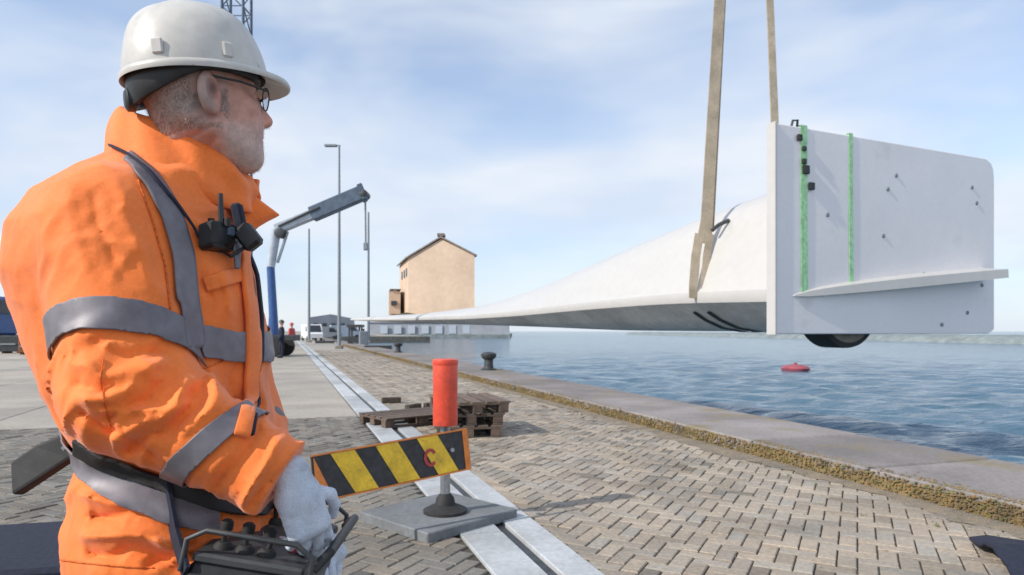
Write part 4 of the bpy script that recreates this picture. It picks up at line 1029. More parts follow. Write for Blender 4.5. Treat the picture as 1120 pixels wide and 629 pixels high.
def headtone(v):
    d = v - np.array(HC); f = d @ np.array(HF); r = d @ np.array(HR); u = d @ np.array(HU)
    sm = lambda x, a, b: np.clip((x - a) / (b - a), 0, 1)
    tn = np.ones((len(v), 3))
    beard = sm(f, -.005, .025) * sm(-u, .035, .06) * sm(-u, -.2, .1) * (1 - sm(-u, .12, .14))
    tn = tn * (1 - beard[:, None] * .6) + beard[:, None] * .6 * np.array([1.12, 1.75, 2.05])
    hair = (1 - sm(f, -.01, .012)) * (1 - sm(-u, .03, .07)) * .75; 
    side = (np.abs(r) > .058) & (f > .012) & (f < .03) & (u > -.03); hair = np.maximum(hair, side * .5)
    tn = tn * (1 - hair[:, None]) + hair[:, None] * np.array([.62, 1.05, 1.25])
    earz = np.exp(-(((f + .004) / .026) ** 2 + ((np.abs(r) - .082) / .013) ** 2 + ((u) / .035) ** 2)); tn *= 1 + earz[:, None] * np.array([.12, -.12, -.14])
    bowl = np.exp(-(((f - .0) / .010) ** 2 + ((np.abs(r) - .085) / .008) ** 2 + ((u - .004) / .014) ** 2)); tn *= 1 - .72 * bowl[:, None]  # shade in the hollow of the ear painted into the skin tone
    nose = np.exp(-(((f - .115) / .02) ** 2 + (r / .02) ** 2 + ((u + .03) / .02) ** 2)); tn *= 1 + nose[:, None] * np.array([.05, -.08, -.07])
    lips = np.exp(-(((f - .093) / .014) ** 2 + (r / .024) ** 2 + ((u + .064) / .010) ** 2)); tn *= 1 + lips[:, None] * np.array([0, -.3, -.25])
    return tn
# body below the chin: the same surface carried on at a coarser step and joined into one mesh
def lower_sdf(p): return body_sdf(p)
cut = NECK.z - .035
v2, f2 = surfnet(lower_sdf, (TC.x - .45, .85, -.01), (-.12, 1.75, cut + .05), .02)
k1 = v1[f1].mean(1)[:, 2] > cut + .018; k2 = v2[f2].mean(1)[:, 2] < cut + .022
va = np.concatenate([relax(v1, f1, 1, .4), v2]); fb = np.concatenate([f1[k1], f2[k2] + len(v1)])
body = child('body', npmesh('body', va, fb, M['skin'], np.concatenate([headtone(v1), np.ones((len(v2), 3))])), worker)
bmx = bmesh.new(); bmx.from_mesh(body.data); loose = [v for v in bmx.verts if not v.link_faces]; bmesh.ops.delete(bmx, geom=loose, context='VERTS')
bmx.to_mesh(body.data); bmx.free()

# short grey hair below the headband, stubble on the jaw
hv = v1; hfc = f1[k1]; cen_ = hv[hfc].mean(1); e1_ = hv[hfc[:, 1]] - hv[hfc[:, 0]]; e2_ = hv[hfc[:, 3]] - hv[hfc[:, 0]]; nr_ = np.cross(e1_, e2_); nr_ /= np.linalg.norm(nr_, axis=1, keepdims=True) + 1e-9
dd_ = cen_ - np.array(HC); F__ = dd_ @ np.array(HF); R__ = dd_ @ np.array(HR); U__ = dd_ @ np.array(HU)
head_c = dd_ - 0; sgn = np.sign((nr_ * dd_).sum(1)); nr_ *= sgn[:, None]
notear = ~((np.abs(R__) > .070) & (F__ > -.034) & (F__ < .03) & (U__ > -.05))
back_ = notear & (F__ < .012) & (U__ > -.062) & (U__ < .05); side_ = notear & (F__ > .008) & (F__ < .028) & (np.abs(R__) > .05) & (U__ > -.04)
beard_ = (F__ > .02) & (U__ < -.035) & (U__ > -.13) | ((F__ > .085) & (U__ < -.045) & (U__ > -.13))
def tuft(name, mask, n_, ln, wd_, tone_, down):
    ids_ = np.nonzero(mask)[0]; mb = MB(); ch_ = RNG.choice(ids_, n_)
    jit = RNG.normal(size=(n_, 3)) * .0012
    for i_, j_ in zip(ch_, jit):
        b0_ = Vector(cen_[i_] + j_); nn__ = Vector(nr_[i_]); dv_ = (nn__ * .55 - HU * down + Vector(RNG.normal(size=3) * .22)).normalized(); sd__ = dv_.cross(nn__).normalized() * wd_; l_ = ln * random.uniform(.6, 1.3)
        tk = tone_ * random.uniform(.5, 1.5); mb.add([b0_ - sd__, b0_ + sd__, b0_ + dv_ * l_], [(0, 1, 2)], (tk, tk * .97, tk * .93))
    me = mb.mesh(name, M['hair']); return stuff(child(name, me, worker))
M['hair'] = mat('grey_hair', (0.36, 0.34, 0.32), .6, attr=True)
tuft('hair', back_ | side_, 7000, .0055, .00035, .75, .9); tuft('beard_stubble', beard_, 5200, .0028, .0003, 1.15, .6)

# --- jacket
tz = [.70, .78, .92, 1.06, 1.16, 1.28, 1.40, 1.48, 1.54, 1.585, 1.62, 1.66]
tb = [.225, .225, .225, .205, .210, .222, .225, .215, .185, .145, .105, .07]
ta = [.175, .182, .182, .166, .178, .200, .205, .190, .165, .135, .105, .07]
tf = [.05, .045, .04, .035, .012, -.010, -.034, -.046, -.038, -.01, .01, .02]
def torso(p):
    d = p - arr(TC); z = d[..., 2]; u = d @ arr(TF); w = d @ arr(TR)
    a = np.interp(z, tz, ta); b = np.interp(z, tz, tb); u = u - np.interp(z, tz, tf)
    e = 2.35; k = (np.abs(u / a) ** e + np.abs(w / b) ** e) ** (1 / e)
    r = np.minimum(a, b); dd = (k - 1) * r * .92
    return np.maximum(np.maximum(dd, z - 1.66), .735 - z)
# creases: polyline in the photograph's coordinates, (points, half width px, depth m); + ridge, - valley
FOLD = [
 ([(150, 205), (180, 265), (192, 330)], 7, -.010), ([(128, 200), (150, 270), (172, 325)], 9, .007), ([(100, 215), (118, 270), (150, 325)], 8, -.008),
 ([(75, 225), (85, 280), (110, 320)], 9, .005),  
 ([(105, 380), (140, 390), (185, 385)], 7, -.006), ([(92, 400), (112, 410), (150, 402)], 8, .006), ([(88, 424), (110, 428), (160, 415)], 6, -.007),
 ([(195, 400), (160, 440), (120, 452)], 8, -.012), ([(205, 415), (180, 455), (130, 478)], 7, .009), ([(210, 432), (190, 468), (140, 492)], 6, -.012),
 ([(175, 395), (140, 425), (90, 440)], 7, .009), ([(90, 455), (130, 470), (165, 500)], 6, -.009), ([(110, 448), (160, 452), (205, 440)], 5, .008),
 ([(245, 430), (230, 450), (205, 470)], 6, .007), ([(225, 420), (212, 445), (195, 460)], 5, -.009),
 ([(285, 470), (262, 500), (232, 545)], 7, -.006), ([(305, 485), (285, 520), (262, 550)], 7, .006), ([(318, 500), (300, 530), (290, 556)], 5, -.006),
 ([(240, 475), (215, 505), (190, 520)], 5, .005), ([(250, 560), (285, 540), (310, 520)], 4, -.005),
 ([(100, 565), (140, 560), (200, 575)], 6, -.010), ([(95, 590), (130, 582), (205, 600)], 6, .008), ([(98, 607), (140, 602), (200, 618)], 6, -.010), ([(90, 545), (140, 548), (205, 566)], 5, .008),
 ([(160, 620), (190, 600), (225, 585)], 6, -.008),
 ([(222, 300), (230, 340), (226, 370)], 5, -.005), ([(245, 300), (250, 335), (258, 365)], 5, .006), ([(258, 395), (252, 430), (262, 460)], 6, -.008), ([(232, 400), (238, 425), (230, 445)], 6, .006),
 ([(285, 300), (288, 330), (284, 360)], 5, -.007), ([(290, 390), (286, 430), (292, 470)], 5, .007),
 ([(150, 180), (190, 225), (235, 255)], 5, .005), ([(200, 225), (225, 235), (250, 228)], 5, .005),
]
def folds(p):
    X = 560 + FPX * p[..., 0] / p[..., 1]; Yp = HOR - FPX * (p[..., 2] - CAMZ) / p[..., 1]
    s_ = np.zeros(X.shape, dtype=np.float32)
    wx = X + 3.0 * np.sin(Yp * .11); wy = Yp + 3.0 * np.sin(X * .09)
    for pts, w, a in FOLD:
        d = None
        for (x0_, y0_), (x1_, y1_) in zip(pts, pts[1:]):
            L2 = (x1_ - x0_) ** 2 + (y1_ - y0_) ** 2; t_ = np.clip(((wx - x0_) * (x1_ - x0_) + (wy - y0_) * (y1_ - y0_)) / L2, 0, 1)
            q = (wx - x0_ - t_ * (x1_ - x0_)) ** 2 + (wy - y0_ - t_ * (y1_ - y0_)) ** 2
            d = q if d is None else np.minimum(d, q)
        a = a * (.55 if pts[0][1] < 300 else 1.0)
        s_ += a * (np.exp(-np.sqrt(d + .3) / (w * .62)) * 1.15 if a < 0 else np.exp(-d / (w * w * .7)))
    return np.tanh(s_ / .013) * .013
TAPES = [[(70, 500), (130, 530), (240, 572)], [(30, 368), (75, 335), (113, 325), (160, 335), (200, 354)], [(165, 536), (220, 488), (270, 450)], [(138, 172), (186, 235), (203, 330), (210, 390)], [(205, 390), (305, 350)]]
def tape_mask(p):
    X = 560 + FPX * p[..., 0] / p[..., 1]; Yp = HOR - FPX * (p[..., 2] - CAMZ) / p[..., 1]; dm = None
    for pts in TAPES:
        for (x0_, y0_), (x1_, y1_) in zip(pts, pts[1:]):
            L2 = (x1_ - x0_) ** 2 + (y1_ - y0_) ** 2; t_ = np.clip(((X - x0_) * (x1_ - x0_) + (Yp - y0_) * (y1_ - y0_)) / L2, 0, 1)
            q = (X - x0_ - t_ * (x1_ - x0_)) ** 2 + (Yp - y0_ - t_ * (y1_ - y0_)) ** 2; dm = q if dm is None else np.minimum(dm, q)
    return 1 - .8 * np.exp(-(dm / 24 ** 2) ** 2)
def arm1(p):
    d = cap(p, SH + Vector((0, .02, .02)), EL, .110, .093); d = smin(d, cap(p, EL + Vector((-.005, 0, .005)), WR, .092, .061), .03)
    return d
def arm2(p):
    d = cap(p, SH2, EL2, .105, .085); return smin(d, cap(p, EL2, WR2, .08, .058), .03)
def jacket_sdf(p):
    t_ = torso(p)
    t_ = smin(t_, cap(p, T(-.03, .09, 1.49), SH + Vector((0, .03, .0)), .085, .105), .05)
    t_ = smin(t_, cap(p, T(-.03, -.09, 1.49), SH2, .085, .1), .05)
    a1 = arm1(p); d = smin(t_, a1, .014); d = smin(d, arm2(p), .02)
    far = arr((EL - SH).normalized()); fax = arr((WR - EL).normalized())
    low = np.clip((a1 < t_) * 1.0, 0, 1); ax1 = (p @ fax)[..., None] * fax; ax0 = (p @ far)[..., None] * far
    below = ((p - arr(EL)) @ far > -.06)
    q_s = p + np.where((low * below)[..., None] > 0, ax1 * 1.6, np.where(low[..., None] > 0, ax0 * .5 + ax1 * .4, p * arr((.25, .25, -.2))))
    wgt = .35 + .9 * np.exp(-(np.linalg.norm(p - arr(EL), axis=-1) / .15) ** 2) + .6 * np.exp(-((p[..., 2] - 1.0) / .10) ** 2) + .4 * np.exp(-(np.linalg.norm(p - arr(WR), axis=-1) / .12) ** 2) + .35 * np.exp(-(np.linalg.norm(p - arr(T(.1, .1, 1.42)), axis=-1) / .14) ** 2)
    rg1 = np.clip(1 - np.abs(wav(q_s, 41, 26)) * 3.4, 0, 1); rg2 = np.clip(1 - np.abs(wav(q_s, 43, 50)) * 3.2, 0, 1)
    wr_ = wgt * (rg1 * rg1 * .0085 + rg2 * rg2 * .0035 - .002)
    bulk = wr_ + wav(p, 3, 16) * .006 + wav(p, 5, 38) * .0015
    rid = (1 - np.abs(wav(p * arr((1, 1, .8)), 9, 24)) * 2.2) * .002
    d = d - (bulk + rid + folds(p) * 1.5) * tape_mask(p)
    # pinch under the belt
    wz = (p[..., 2] - (1.06 - .25 * ((p - arr(TC)) @ arr(TF)))) / .03; torsoish = np.clip((a1 - .0) / .03, 0, 1); d = d + .012 * np.exp(-wz * wz) * torsoish
    d = smax(d, -cap(p, NECK - Vector((0, 0, .06)), NECK + Vector((0, 0, .2)), .075, .085), .01)        # neck opening
    cuff = ((p - arr(WR)) @ arr((WR - EL).normalized())) - .012; d = np.maximum(d, np.where(np.linalg.norm(p - arr(WR), axis=-1) < .14, cuff, -1))
    return d
jv, jf = surfnet(jacket_sdf, (-1.02, .88, .70), (-.20, 1.72, 1.70), .0054)
jv = relax(jv, jf, 1, .3)
jme = npmesh('jacket', jv, jf, M['orange']); jacket = child('jacket', jme, worker)
jbvh = BVHTree.FromPolygons([Vector(v) for v in jv.tolist()], jf.tolist())
CAMP = Vector((0, 0, CAMZ))
def hit(px, py, bvh=jbvh):
    d = P(px, py, 1.0) - CAMP; h_ = bvh.ray_cast(CAMP, d.normalized()); return (h_[0], h_[1]) if h_[0] is not None else (None, None)

def band_on(name, m, fn_keep, n1_, d1, n2_, d2, off, parent=worker, thick=.003, its=6):
    """tape cut from the jacket surface between two planes, laid proud of it"""
    bm_ = bmesh.new(); bm_.from_mesh(jme)
    for nn_, dd_ in ((n1_, d1), (n2_, d2)):
        nn_ = Vector(nn_).normalized(); bmesh.ops.bisect_plane(bm_, geom=bm_.verts[:] + bm_.edges[:] + bm_.faces[:], plane_co=nn_ * dd_, plane_no=nn_, clear_outer=True)
    fc = [f for f in bm_.faces]
    cen = np.array([f.calc_center_median()[:] for f in fc], dtype=np.float32)
    kp = fn_keep(cen); bmesh.ops.delete(bm_, geom=[f for f, k_ in zip(fc, kp) if not k_], context='FACES')
    inner = [v for v in bm_.verts if not v.is_boundary]
    for _ in range(its): bmesh.ops.smooth_vert(bm_, verts=bm_.verts, factor=.5, use_axis_x=True, use_axis_y=True, use_axis_z=True)
    left = set(bm_.faces); isl = []
    while left:
        st_k = [left.pop()]; cur = list(st_k)
        while st_k:
            for e in st_k.pop().edges:
                for g__ in e.link_faces:
                    if g__ in left: left.discard(g__); st_k.append(g__); cur.append(g__)
        isl.append(cur)
    isl.sort(key=len); bmesh.ops.delete(bm_, geom=[g__ for c_ in isl[:-1] for g__ in c_], context='FACES')
    bm_.normal_update()
    for v in bm_.verts: v.co += v.normal * off
    me = bpy.data.meshes.new(name); bm_.to_mesh(me); bm_.free(); me.materials.clear(); me.materials.append(m)
    o = child(name, me, parent); sd_ = o.modifiers.new('s', 'SOLIDIFY'); sd_.thickness = thick; sd_.offset = 1; return o
def plane_band(c, axis, half):
    ax_ = Vector(axis).normalized(); k_ = Vector(c).dot(ax_); return ax_, k_ + half, -ax_, -(k_ - half)
isarm = lambda p: (arm1(p) < torso(p) + .0) & (np.linalg.norm(p - arr(SH), axis=-1) < .6)
# upper arm band, tilted like in the photograph
ua = (Vector((.02, 0, -1)) + Vector((-.22, 0, 0))).normalized()
cU = P(113, 345, 1.0) ; cU.y = 1.1
def keepU(p): return isarm(p) & (p[:, 2] > 1.1) & (p[:, 1] < 1.205) & (p[:, 0] > -.87)
hp, _ = hit(113, 343)
band_on('upper_sleeve_tape', M['tape'], keepU, *plane_band(hp, Vector((.14, -.55, -1)), .026), .004, jacket)
hp, _ = hit(220, 488)
def keepF(p): return isarm(p) & ((p - arr(EL)) @ arr((WR - EL).normalized()) > .08)
band_on('lower_sleeve_tape', M['tape'], keepF, *plane_band(hp, Vector((.68, 0, -.73)), .019), .004, jacket)
istorso = lambda p: (torso(p) < arm1(p) - .004) & (torso(p) < arm2(p) - .002)
hp, _ = hit(235, 376)
band_on('chest_tape', M['tape'], lambda p: istorso(p) & (p[:, 0] / p[:, 1] > -.50), *plane_band(hp, Vector((-.30, 0, -1)), .027), .004, jacket)
hp, _ = hit(118, 528)
band_on('hip_tape', M['tape'], lambda p: istorso(p) & (p[:, 0] / p[:, 1] < -.425), *plane_band(hp, Vector((-.42, -.05, -1)), .022), .006, jacket, its=22)
hp, _ = hit(150, 528)
belt_thing = band_on('belt', M['rubber'], lambda p: istorso(p) & (p[:, 0] / p[:, 1] > -.635), *plane_band(P(150, 516, hp.y), Vector((-.50, -.05, -1)), .015), .006, worker, .007)

def ribbon(name, m, px, off=.005, thick=.004, na=6, nlong=36, parent=worker, bvh=jbvh):
    """strap laid on the jacket: px = [(x, y, half width px)]"""
    pts = []
    L = [0]
    for a, b in zip(px, px[1:]): L.append(L[-1] + math.hypot(b[0] - a[0], b[1] - a[1]))
    rows = []
    for i in range(nlong + 1):
        s_ = L[-1] * i / nlong; k_ = max(j for j in range(len(px) - 1) if L[j] <= s_ + 1e-6); t_ = (s_ - L[k_]) / (L[k_ + 1] - L[k_])
        x = px[k_][0] + (px[k_ + 1][0] - px[k_][0]) * t_; y = px[k_][1] + (px[k_ + 1][1] - px[k_][1]) * t_; w = px[k_][2] + (px[k_ + 1][2] - px[k_][2]) * t_
        a0, b0 = px[max(k_ - (t_ < .5), 0)], px[min(k_ + 1 + (t_ >= .5), len(px) - 1)]
        dx, dy = b0[0] - a0[0], b0[1] - a0[1]; l_ = math.hypot(dx, dy); nx_, ny_ = -dy / l_, dx / l_
        row = []
        for j in range(na + 1):
            q = (j / na * 2 - 1) * w; p_, n__ = hit(x + nx_ * q, y + ny_ * q, bvh)
            row.append(None if p_ is None else p_ + n__ * off)
        rows.append(row)
    ys = [p.y for r_ in rows for p in r_ if p is not None]
    vs = []; fs = []
    for r_ in rows:
        good = [p for p in r_ if p is not None]
        if len(good) < 3: vs.append(None); continue
        med = sorted(p.y for p in good)[len(good) // 2]
        for j in range(na + 1):
            if r_[j] is None or abs(r_[j].y - med) > .035: 
                near = min((q for q in range(na + 1) if r_[q] is not None and abs(r_[q].y - med) <= .035), key=lambda q: abs(q - j)); r_[j] = r_[near].copy()
        vs.append(r_)
    V_ = []; idx = []
    for r_ in vs:
        if r_ is None: idx.append(None); continue
        idx.append(len(V_)); V_ += r_
    # smooth along the strap
    for a, b in zip(idx, idx[1:]):
        if a is None or b is None: continue
        for j in range(na): fs.append((a + j, a + j + 1, b + j + 1, b + j))
    me = bpy.data.meshes.new(name); me.from_pydata([tuple(v) for v in V_], [], fs); me.materials.append(m); me.polygons.foreach_set('use_smooth', [True] * len(fs)); me.update()
    bm_ = bmesh.new(); bm_.from_mesh(me); bmesh.ops.remove_doubles(bm_, verts=bm_.verts, dist=.0002)
    for _ in range(2): bmesh.ops.smooth_vert(bm_, verts=bm_.verts, factor=.4, use_axis_x=True, use_axis_y=True, use_axis_z=True)
    bmesh.ops.recalc_face_normals(bm_, faces=bm_.faces); bm_.to_mesh(me); bm_.free()
    o = child(name, me, parent); sd_ = o.modifiers.new('s', 'SOLIDIFY'); sd_.thickness = thick; sd_.offset = 0; return o
ribbon('shoulder_tape', M['tape'], [(138, 172, 8), (165, 198, 10), (186, 235, 12), (199, 280, 13), (203, 330, 14), (207, 362, 15), (210, 384, 14)], .006, jacket and .003, parent=jacket)
ribbon('harness_strap', M['navy'], [(121, 163, 1.3), (142, 174, 1.3), (162, 193, 1.3), (186, 221, 1.3), (209, 250, 1.3), (214, 262, 1.3)], .009, .003, na=3)
ribbon('storm_flap', M['orange'], [(262, 262, 8), (268, 300, 8), (273, 350, 8), (273, 400, 8), (270, 445, 8), (262, 480, 8)], .008, .006, parent=jacket)
for sm_px in ([(113, 392, .9), (110, 415, .9), (114, 440, .9), (122, 468, .9)], [(150, 196, .9), (166, 240, .9), (180, 290, .9), (186, 340, .9)],
              [(222, 404, .9), (236, 398, .9), (262, 388, .9)], [(66, 612, .9), (110, 618, .9), (170, 622, .9)]):
    ribbon('seam', M['seam'], sm_px, .0015, .002, na=2, parent=jacket)
ribbon('pocket_flap', M['orange'], [(222, 312, 9), (243, 306, 9), (262, 300, 9)], .005, .004, na=5, parent=jacket)
ribbon('zip', M['navy'], [(250, 205, 1.2), (256, 250, 1.4), (277, 300, 1.4), (282, 350, 1.4), (282, 400, 1.4), (279, 445, 1.4), (272, 480, 1.4)], .008, .005, na=3, parent=jacket)
ribbon('radio_strap', M['tape'], [(249, 222, 3.2), (251, 250, 3.2), (252, 275, 3.6), (251, 298, 3.6)], .018, .004, na=4)

# --- collar: a thick folded ring rising round the neck, open at the front
def collar():
    nseg, rows = 72, 14; V_ = []; F_ = []
    for side in (0, 1):
        for r_ in range(rows + 1):
            t_ = r_ / rows
            for k in range(nseg + 1):
                th = -math.pi + 2 * math.pi * k / nseg * .965 + .11; 
                c_, s_ = math.cos(th), math.sin(th)       # th = 0 at the back
                back = (1 + c_) / 2
                rad_f = .108 - .004 * t_ + .010 * math.sin(t_ * 3.1) + (1 - t_) * .02; rad_r = .098 + .0 * t_ + .010 * math.sin(t_ * 3.1) + (1 - t_) * .035
                hz = 1.545 + t_ * (.050 + .120 * back ** .8) - .02 * (1 - back) * (1 - t_)
                shift = -.01 * t_ * back + .035 + t_ * (1 - back) * .03
                wr = .004 * math.sin(th * 5 + t_ * 4) + .003 * math.sin(th * 11 + 2 + t_ * 6) + .004 * math.sin(t_ * 9 + th * 3)
                th_ = .011 * side
                V_.append(T(-c_ * (rad_f + wr - th_) + shift, s_ * (rad_r + wr - th_), hz + .004 * math.sin(th * 4 + 1)))
    n1_ = nseg + 1; off_ = (rows + 1) * n1_
    for s_ in (0, 1):
        for r_ in range(rows):
            for k in range(nseg):
                a = s_ * off_ + r_ * n1_ + k; q = (a, a + 1, a + 1 + n1_, a + n1_); F_.append(q if s_ == 0 else q[::-1])
    for k in range(nseg):
        a = rows * n1_ + k; F_.append((a, a + 1, a + 1 + off_, a + off_)); a = k; F_.append((a + 1, a, a + off_, a + 1 + off_))
    for r_ in range(rows):
        a = r_ * n1_; F_.append((a, a + n1_, a + n1_ + off_, a + off_)); a = r_ * n1_ + nseg; F_.append((a + n1_, a, a + off_, a + n1_ + off_))
    mb = MB(); mb.add(V_, F_); me = mb.mesh('collar', M['orange'], 60)
    bm_ = bmesh.new(); bm_.from_mesh(me); bmesh.ops.recalc_face_normals(bm_, faces=bm_.faces); bm_.to_mesh(me); bm_.free()
    o = child('collar', me, jacket); ss = o.modifiers.new('ss', 'SUBSURF'); ss.levels = ss.render_levels = 1
collar()
# far flap of the open collar
mb = MB()
fl = [P(258, 196, 1.30), P(268, 208, 1.31), P(303, 233, 1.36), P(276, 245, 1.33), P(262, 262, 1.31), P(248, 240, 1.29), P(250, 212, 1.285)]
bk = [v + Vector((.004, .022, -.002)) for v in fl]; n = len(fl)
cF = sum(fl, Vector()) / n + Vector((0, -.012, 0)); cB = cF + Vector((0, .03, 0))
mb.add(fl + bk + [cF, cB], [(i, (i + 1) % n, 2 * n) for i in range(n)] + [((i + 1) % n + n, i + n, 2 * n + 1) for i in range(n)] + [(i, i + n, (i + 1) % n + n, (i + 1) % n) for i in range(n)])
o = child('collar_flap', mb.mesh('collar_flap', M['orange'], 60), jacket); b_ = o.modifiers.new('b', 'BEVEL'); b_.width = .004; b_.segments = 2; ss = o.modifiers.new('ss', 'SUBSURF'); ss.levels = ss.render_levels = 1

# --- helmet
def helmet():
    n = 96; rows = 26; V_ = []; F_ = []
    A_, Bs = .124, .106; zr = .046; zt = .168
    def pt(th, t_, inn=0.0):
        c_, s_ = math.cos(th), math.sin(th)                       # 0 = front
        r_ = math.cos(t_ * math.pi / 2) ** .62; h_ = zr + (zt - zr) * math.sin(t_ * math.pi / 2) ** 1.12
        f_ = c_ * (A_ - inn) * r_ - .004; w_ = s_ * (Bs - inn) * r_
        ridge = math.exp(-(w_ / .020) ** 2) * .006 * (t_ > .25) * min(1, (t_ - .25) * 4) + math.exp(-((abs(w_) - .045) / .008) ** 2) * .0028 * (t_ > .3) * min(1, (t_ - .3) * 4)
        low = -.004 * (1 - c_) / 2 * (1 - t_)
        return (f_ * (1 + ridge * 3), w_ * (1 + ridge * 3), h_ + ridge + low - inn * .6)
    # brim profile rows then dome
    for k in range(n):
        th = 2 * math.pi * k / n; c_ = math.cos(th); front = max(0, c_) ** 3; base = pt(th, 0)
        ext = .005 + .036 * front
        for (e_, dz) in ((1, -.010 - .006 * front), (1.03, -.006 - .006 * front), (.98, -.002 - .005 * front), (.35, .002)):
            V_.append(H(base[0] + math.cos(th) * ext * e_, base[1] + math.sin(th) * ext * e_, base[2] + dz))
        for r_ in range(rows + 1): a = pt(th, r_ / rows * .995); V_.append(H(*a))
        # inner shell
        for r_ in (20, 14, 8, 3, 0): a = pt(th, r_ / rows, .005); V_.append(H(*a))
        V_.append(H(base[0] + math.cos(th) * ext * .9, base[1] + math.sin(th) * ext * .9, base[2] - .012 - .006 * front))
    m_ = 4 + rows + 1 + 5 + 1
    for k in range(n):
        j = (k + 1) % n
        for r_ in list(range(0, 4 + rows)): F_.append((k * m_ + r_, j * m_ + r_, j * m_ + r_ + 1, k * m_ + r_ + 1))
        for r_ in range(5 + rows, m_ - 1): F_.append((k * m_ + r_, j * m_ + r_, j * m_ + r_ + 1, k * m_ + r_ + 1))
        F_.append((k * m_ + m_ - 1, j * m_ + m_ - 1, j * m_, k * m_))
    F_.append(tuple(k * m_ + 4 + rows for k in range(n)))
    mb = MB(); mb.add(V_, F_); me = mb.mesh('helmet', M['helmet'], 50)
    bm_ = bmesh.new(); bm_.from_mesh(me); bmesh.ops.recalc_face_normals(bm_, faces=bm_.faces); bm_.to_mesh(me); bm_.free()
    return child('helmet', me, worker)
helm = helmet()
# accessory slot cover at the side and rear
def on_helm(th, t_, off=.0):
    A_, Bs, zr, zt = .124, .106, .046, .168
    r_ = math.cos(t_ * math.pi / 2) ** .62; h_ = zr + (zt - zr) * math.sin(t_ * math.pi / 2) ** 1.12
    return H(math.cos(th) * (A_ * r_ + off) - .004, math.sin(th) * (Bs * r_ + off), h_)
th_ = R(120)
for th_, s_ in ((R(128), .02), (R(75), .018)):
    c_ = on_helm(th_, .13, .0015); nrm = (HF * math.cos(th_) + HR * math.sin(th_)).normalized(); tg = HU.cross(nrm)
    mb = MB(); rot = Matrix((tg, nrm, HU)).transposed().to_4x4(); mb.box(c_, (s_, .006, .026), tilt=rot, bev=.0025); child('slot_cover', mb.mesh('slot_cover', M['helmet']), helm)
# dark headband and ratchet showing under the shell
mb = MB(); n = 64; V_ = []; F_ = []
for k in range(n):
    th = 2 * math.pi * k / n; c_, s_ = math.cos(th), math.sin(th); bk_ = max(0, -c_) ** 1.2
    for (rf, rr, z_) in ((.113, .095, .050), (.114, .096, .040 - .045 * bk_ + .003 * math.sin(th * 9)), (.110, .092, .034 - .052 * bk_), (.096, .080, .036 - .048 * bk_), (.094, .080, .055)):
        V_.append(H(c_ * rf - .006 - .004 * bk_, s_ * rr, z_))
for k in range(n):
    for r_ in range(4): F_.append((k * 5 + r_, ((k + 1) % n) * 5 + r_, ((k + 1) % n) * 5 + r_ + 1, k * 5 + r_ + 1))
mb.add(V_, F_); hb = child('headband', mb.mesh('headband', M['black'], 50), helm)
mb = MB(); mb.lathe(H(-.112, .0, -.004), [(.012, -.004), (.020, .0), (.020, .012), (.014, .016)], 18, axis=-HF)
child('ratchet', mb.mesh('ratchet', M['black'], 40), helm)

# --- spectacles
sp_ = bpy.data.objects.new('spectacles', None); COL.objects.link(sp_); sp_.parent = worker; sp_.location = HC - worker.location
def childw(name, mb, m, parent, smooth=True):
    me = mb.mesh(name, m, smooth); o = bpy.data.objects.new(name, me); COL.objects.link(o); o.parent = parent; o.matrix_parent_inverse = world_of(parent).inverted(); return o
for s_ in (-1, 1):
    mb = MB(); mb.tube([H(-.014, .083 * s_, .008), H(-.002, .088 * s_, .024), H(.05, .082 * s_, .020), H(.098, .068 * s_, .012)], .0022, 6); childw('temple', mb, M['black'], sp_)
    mb = MB(); pts = []
    for k in range(19):
        th = 2 * math.pi * k / 18; pts.append(H(.108 - .25 * abs(.034 + .026 * math.cos(th) - .0) * .4, (.036 + .029 * math.cos(th)) * s_, .006 + .0195 * math.sin(th) * (1 - .15 * math.cos(th))))
    mb.tube(pts, .0013, 6, False); childw('lens_rim', mb, M['black'], sp_)
    mb = MB(); mb.add(pts[:-1] + [sum(pts[:-1], Vector()) / 18 + HF * .002], [(k, (k + 1) % 18, 18) for k in range(18)]); childw('lens', mb, M['clear'], sp_)
mb = MB(); mb.tube([H(.104, -.010, .012), H(.110, 0, .015), H(.104, .010, .012)], .002, 6); childw('bridge', mb, M['black'], sp_)

# --- trousers and boots
def trousers_sdf(p):
    d = ell(p, T(.04, 0, .90), (.150, .19, .16), TA)
    for s_ in (1, -1):
        d = smin(d, cap(p, T(0, .095 * s_, .86), T(.03, .11 * s_, .5), .115, .088), .04); d = smin(d, cap(p, T(.03, .11 * s_, .5), T(-.01, .12 * s_, .11), .085, .08), .03)
    return d - wav(p, 21, 30) * .006
v_, f_ = surfnet(trousers_sdf, (TC.x - .30, .95, .04), (TC.x + .3, 1.66, 1.06), .012); child('trousers', npmesh('trousers', v_, f_, M['navy']), worker)
for s_ in (1, -1):
    def boot(p):
        d = cap(p, T(-.02, .12 * s_, .20), T(-.02, .12 * s_, .06), .062, .055); d = smin(d, cap(p, T(-.03, .12 * s_, .055), T(.16, .135 * s_, .05), .05, .046), .03)
        return np.maximum(d, .002 - p[..., 2])
    c_ = T(.05, .12 * s_, .1); v_, f_ = surfnet(boot, c_ - Vector((.24, .2, .12)), c_ + Vector((.24, .2, .2)), .008); child('boot', npmesh('boot', v_, f_, M['rubber']), worker)

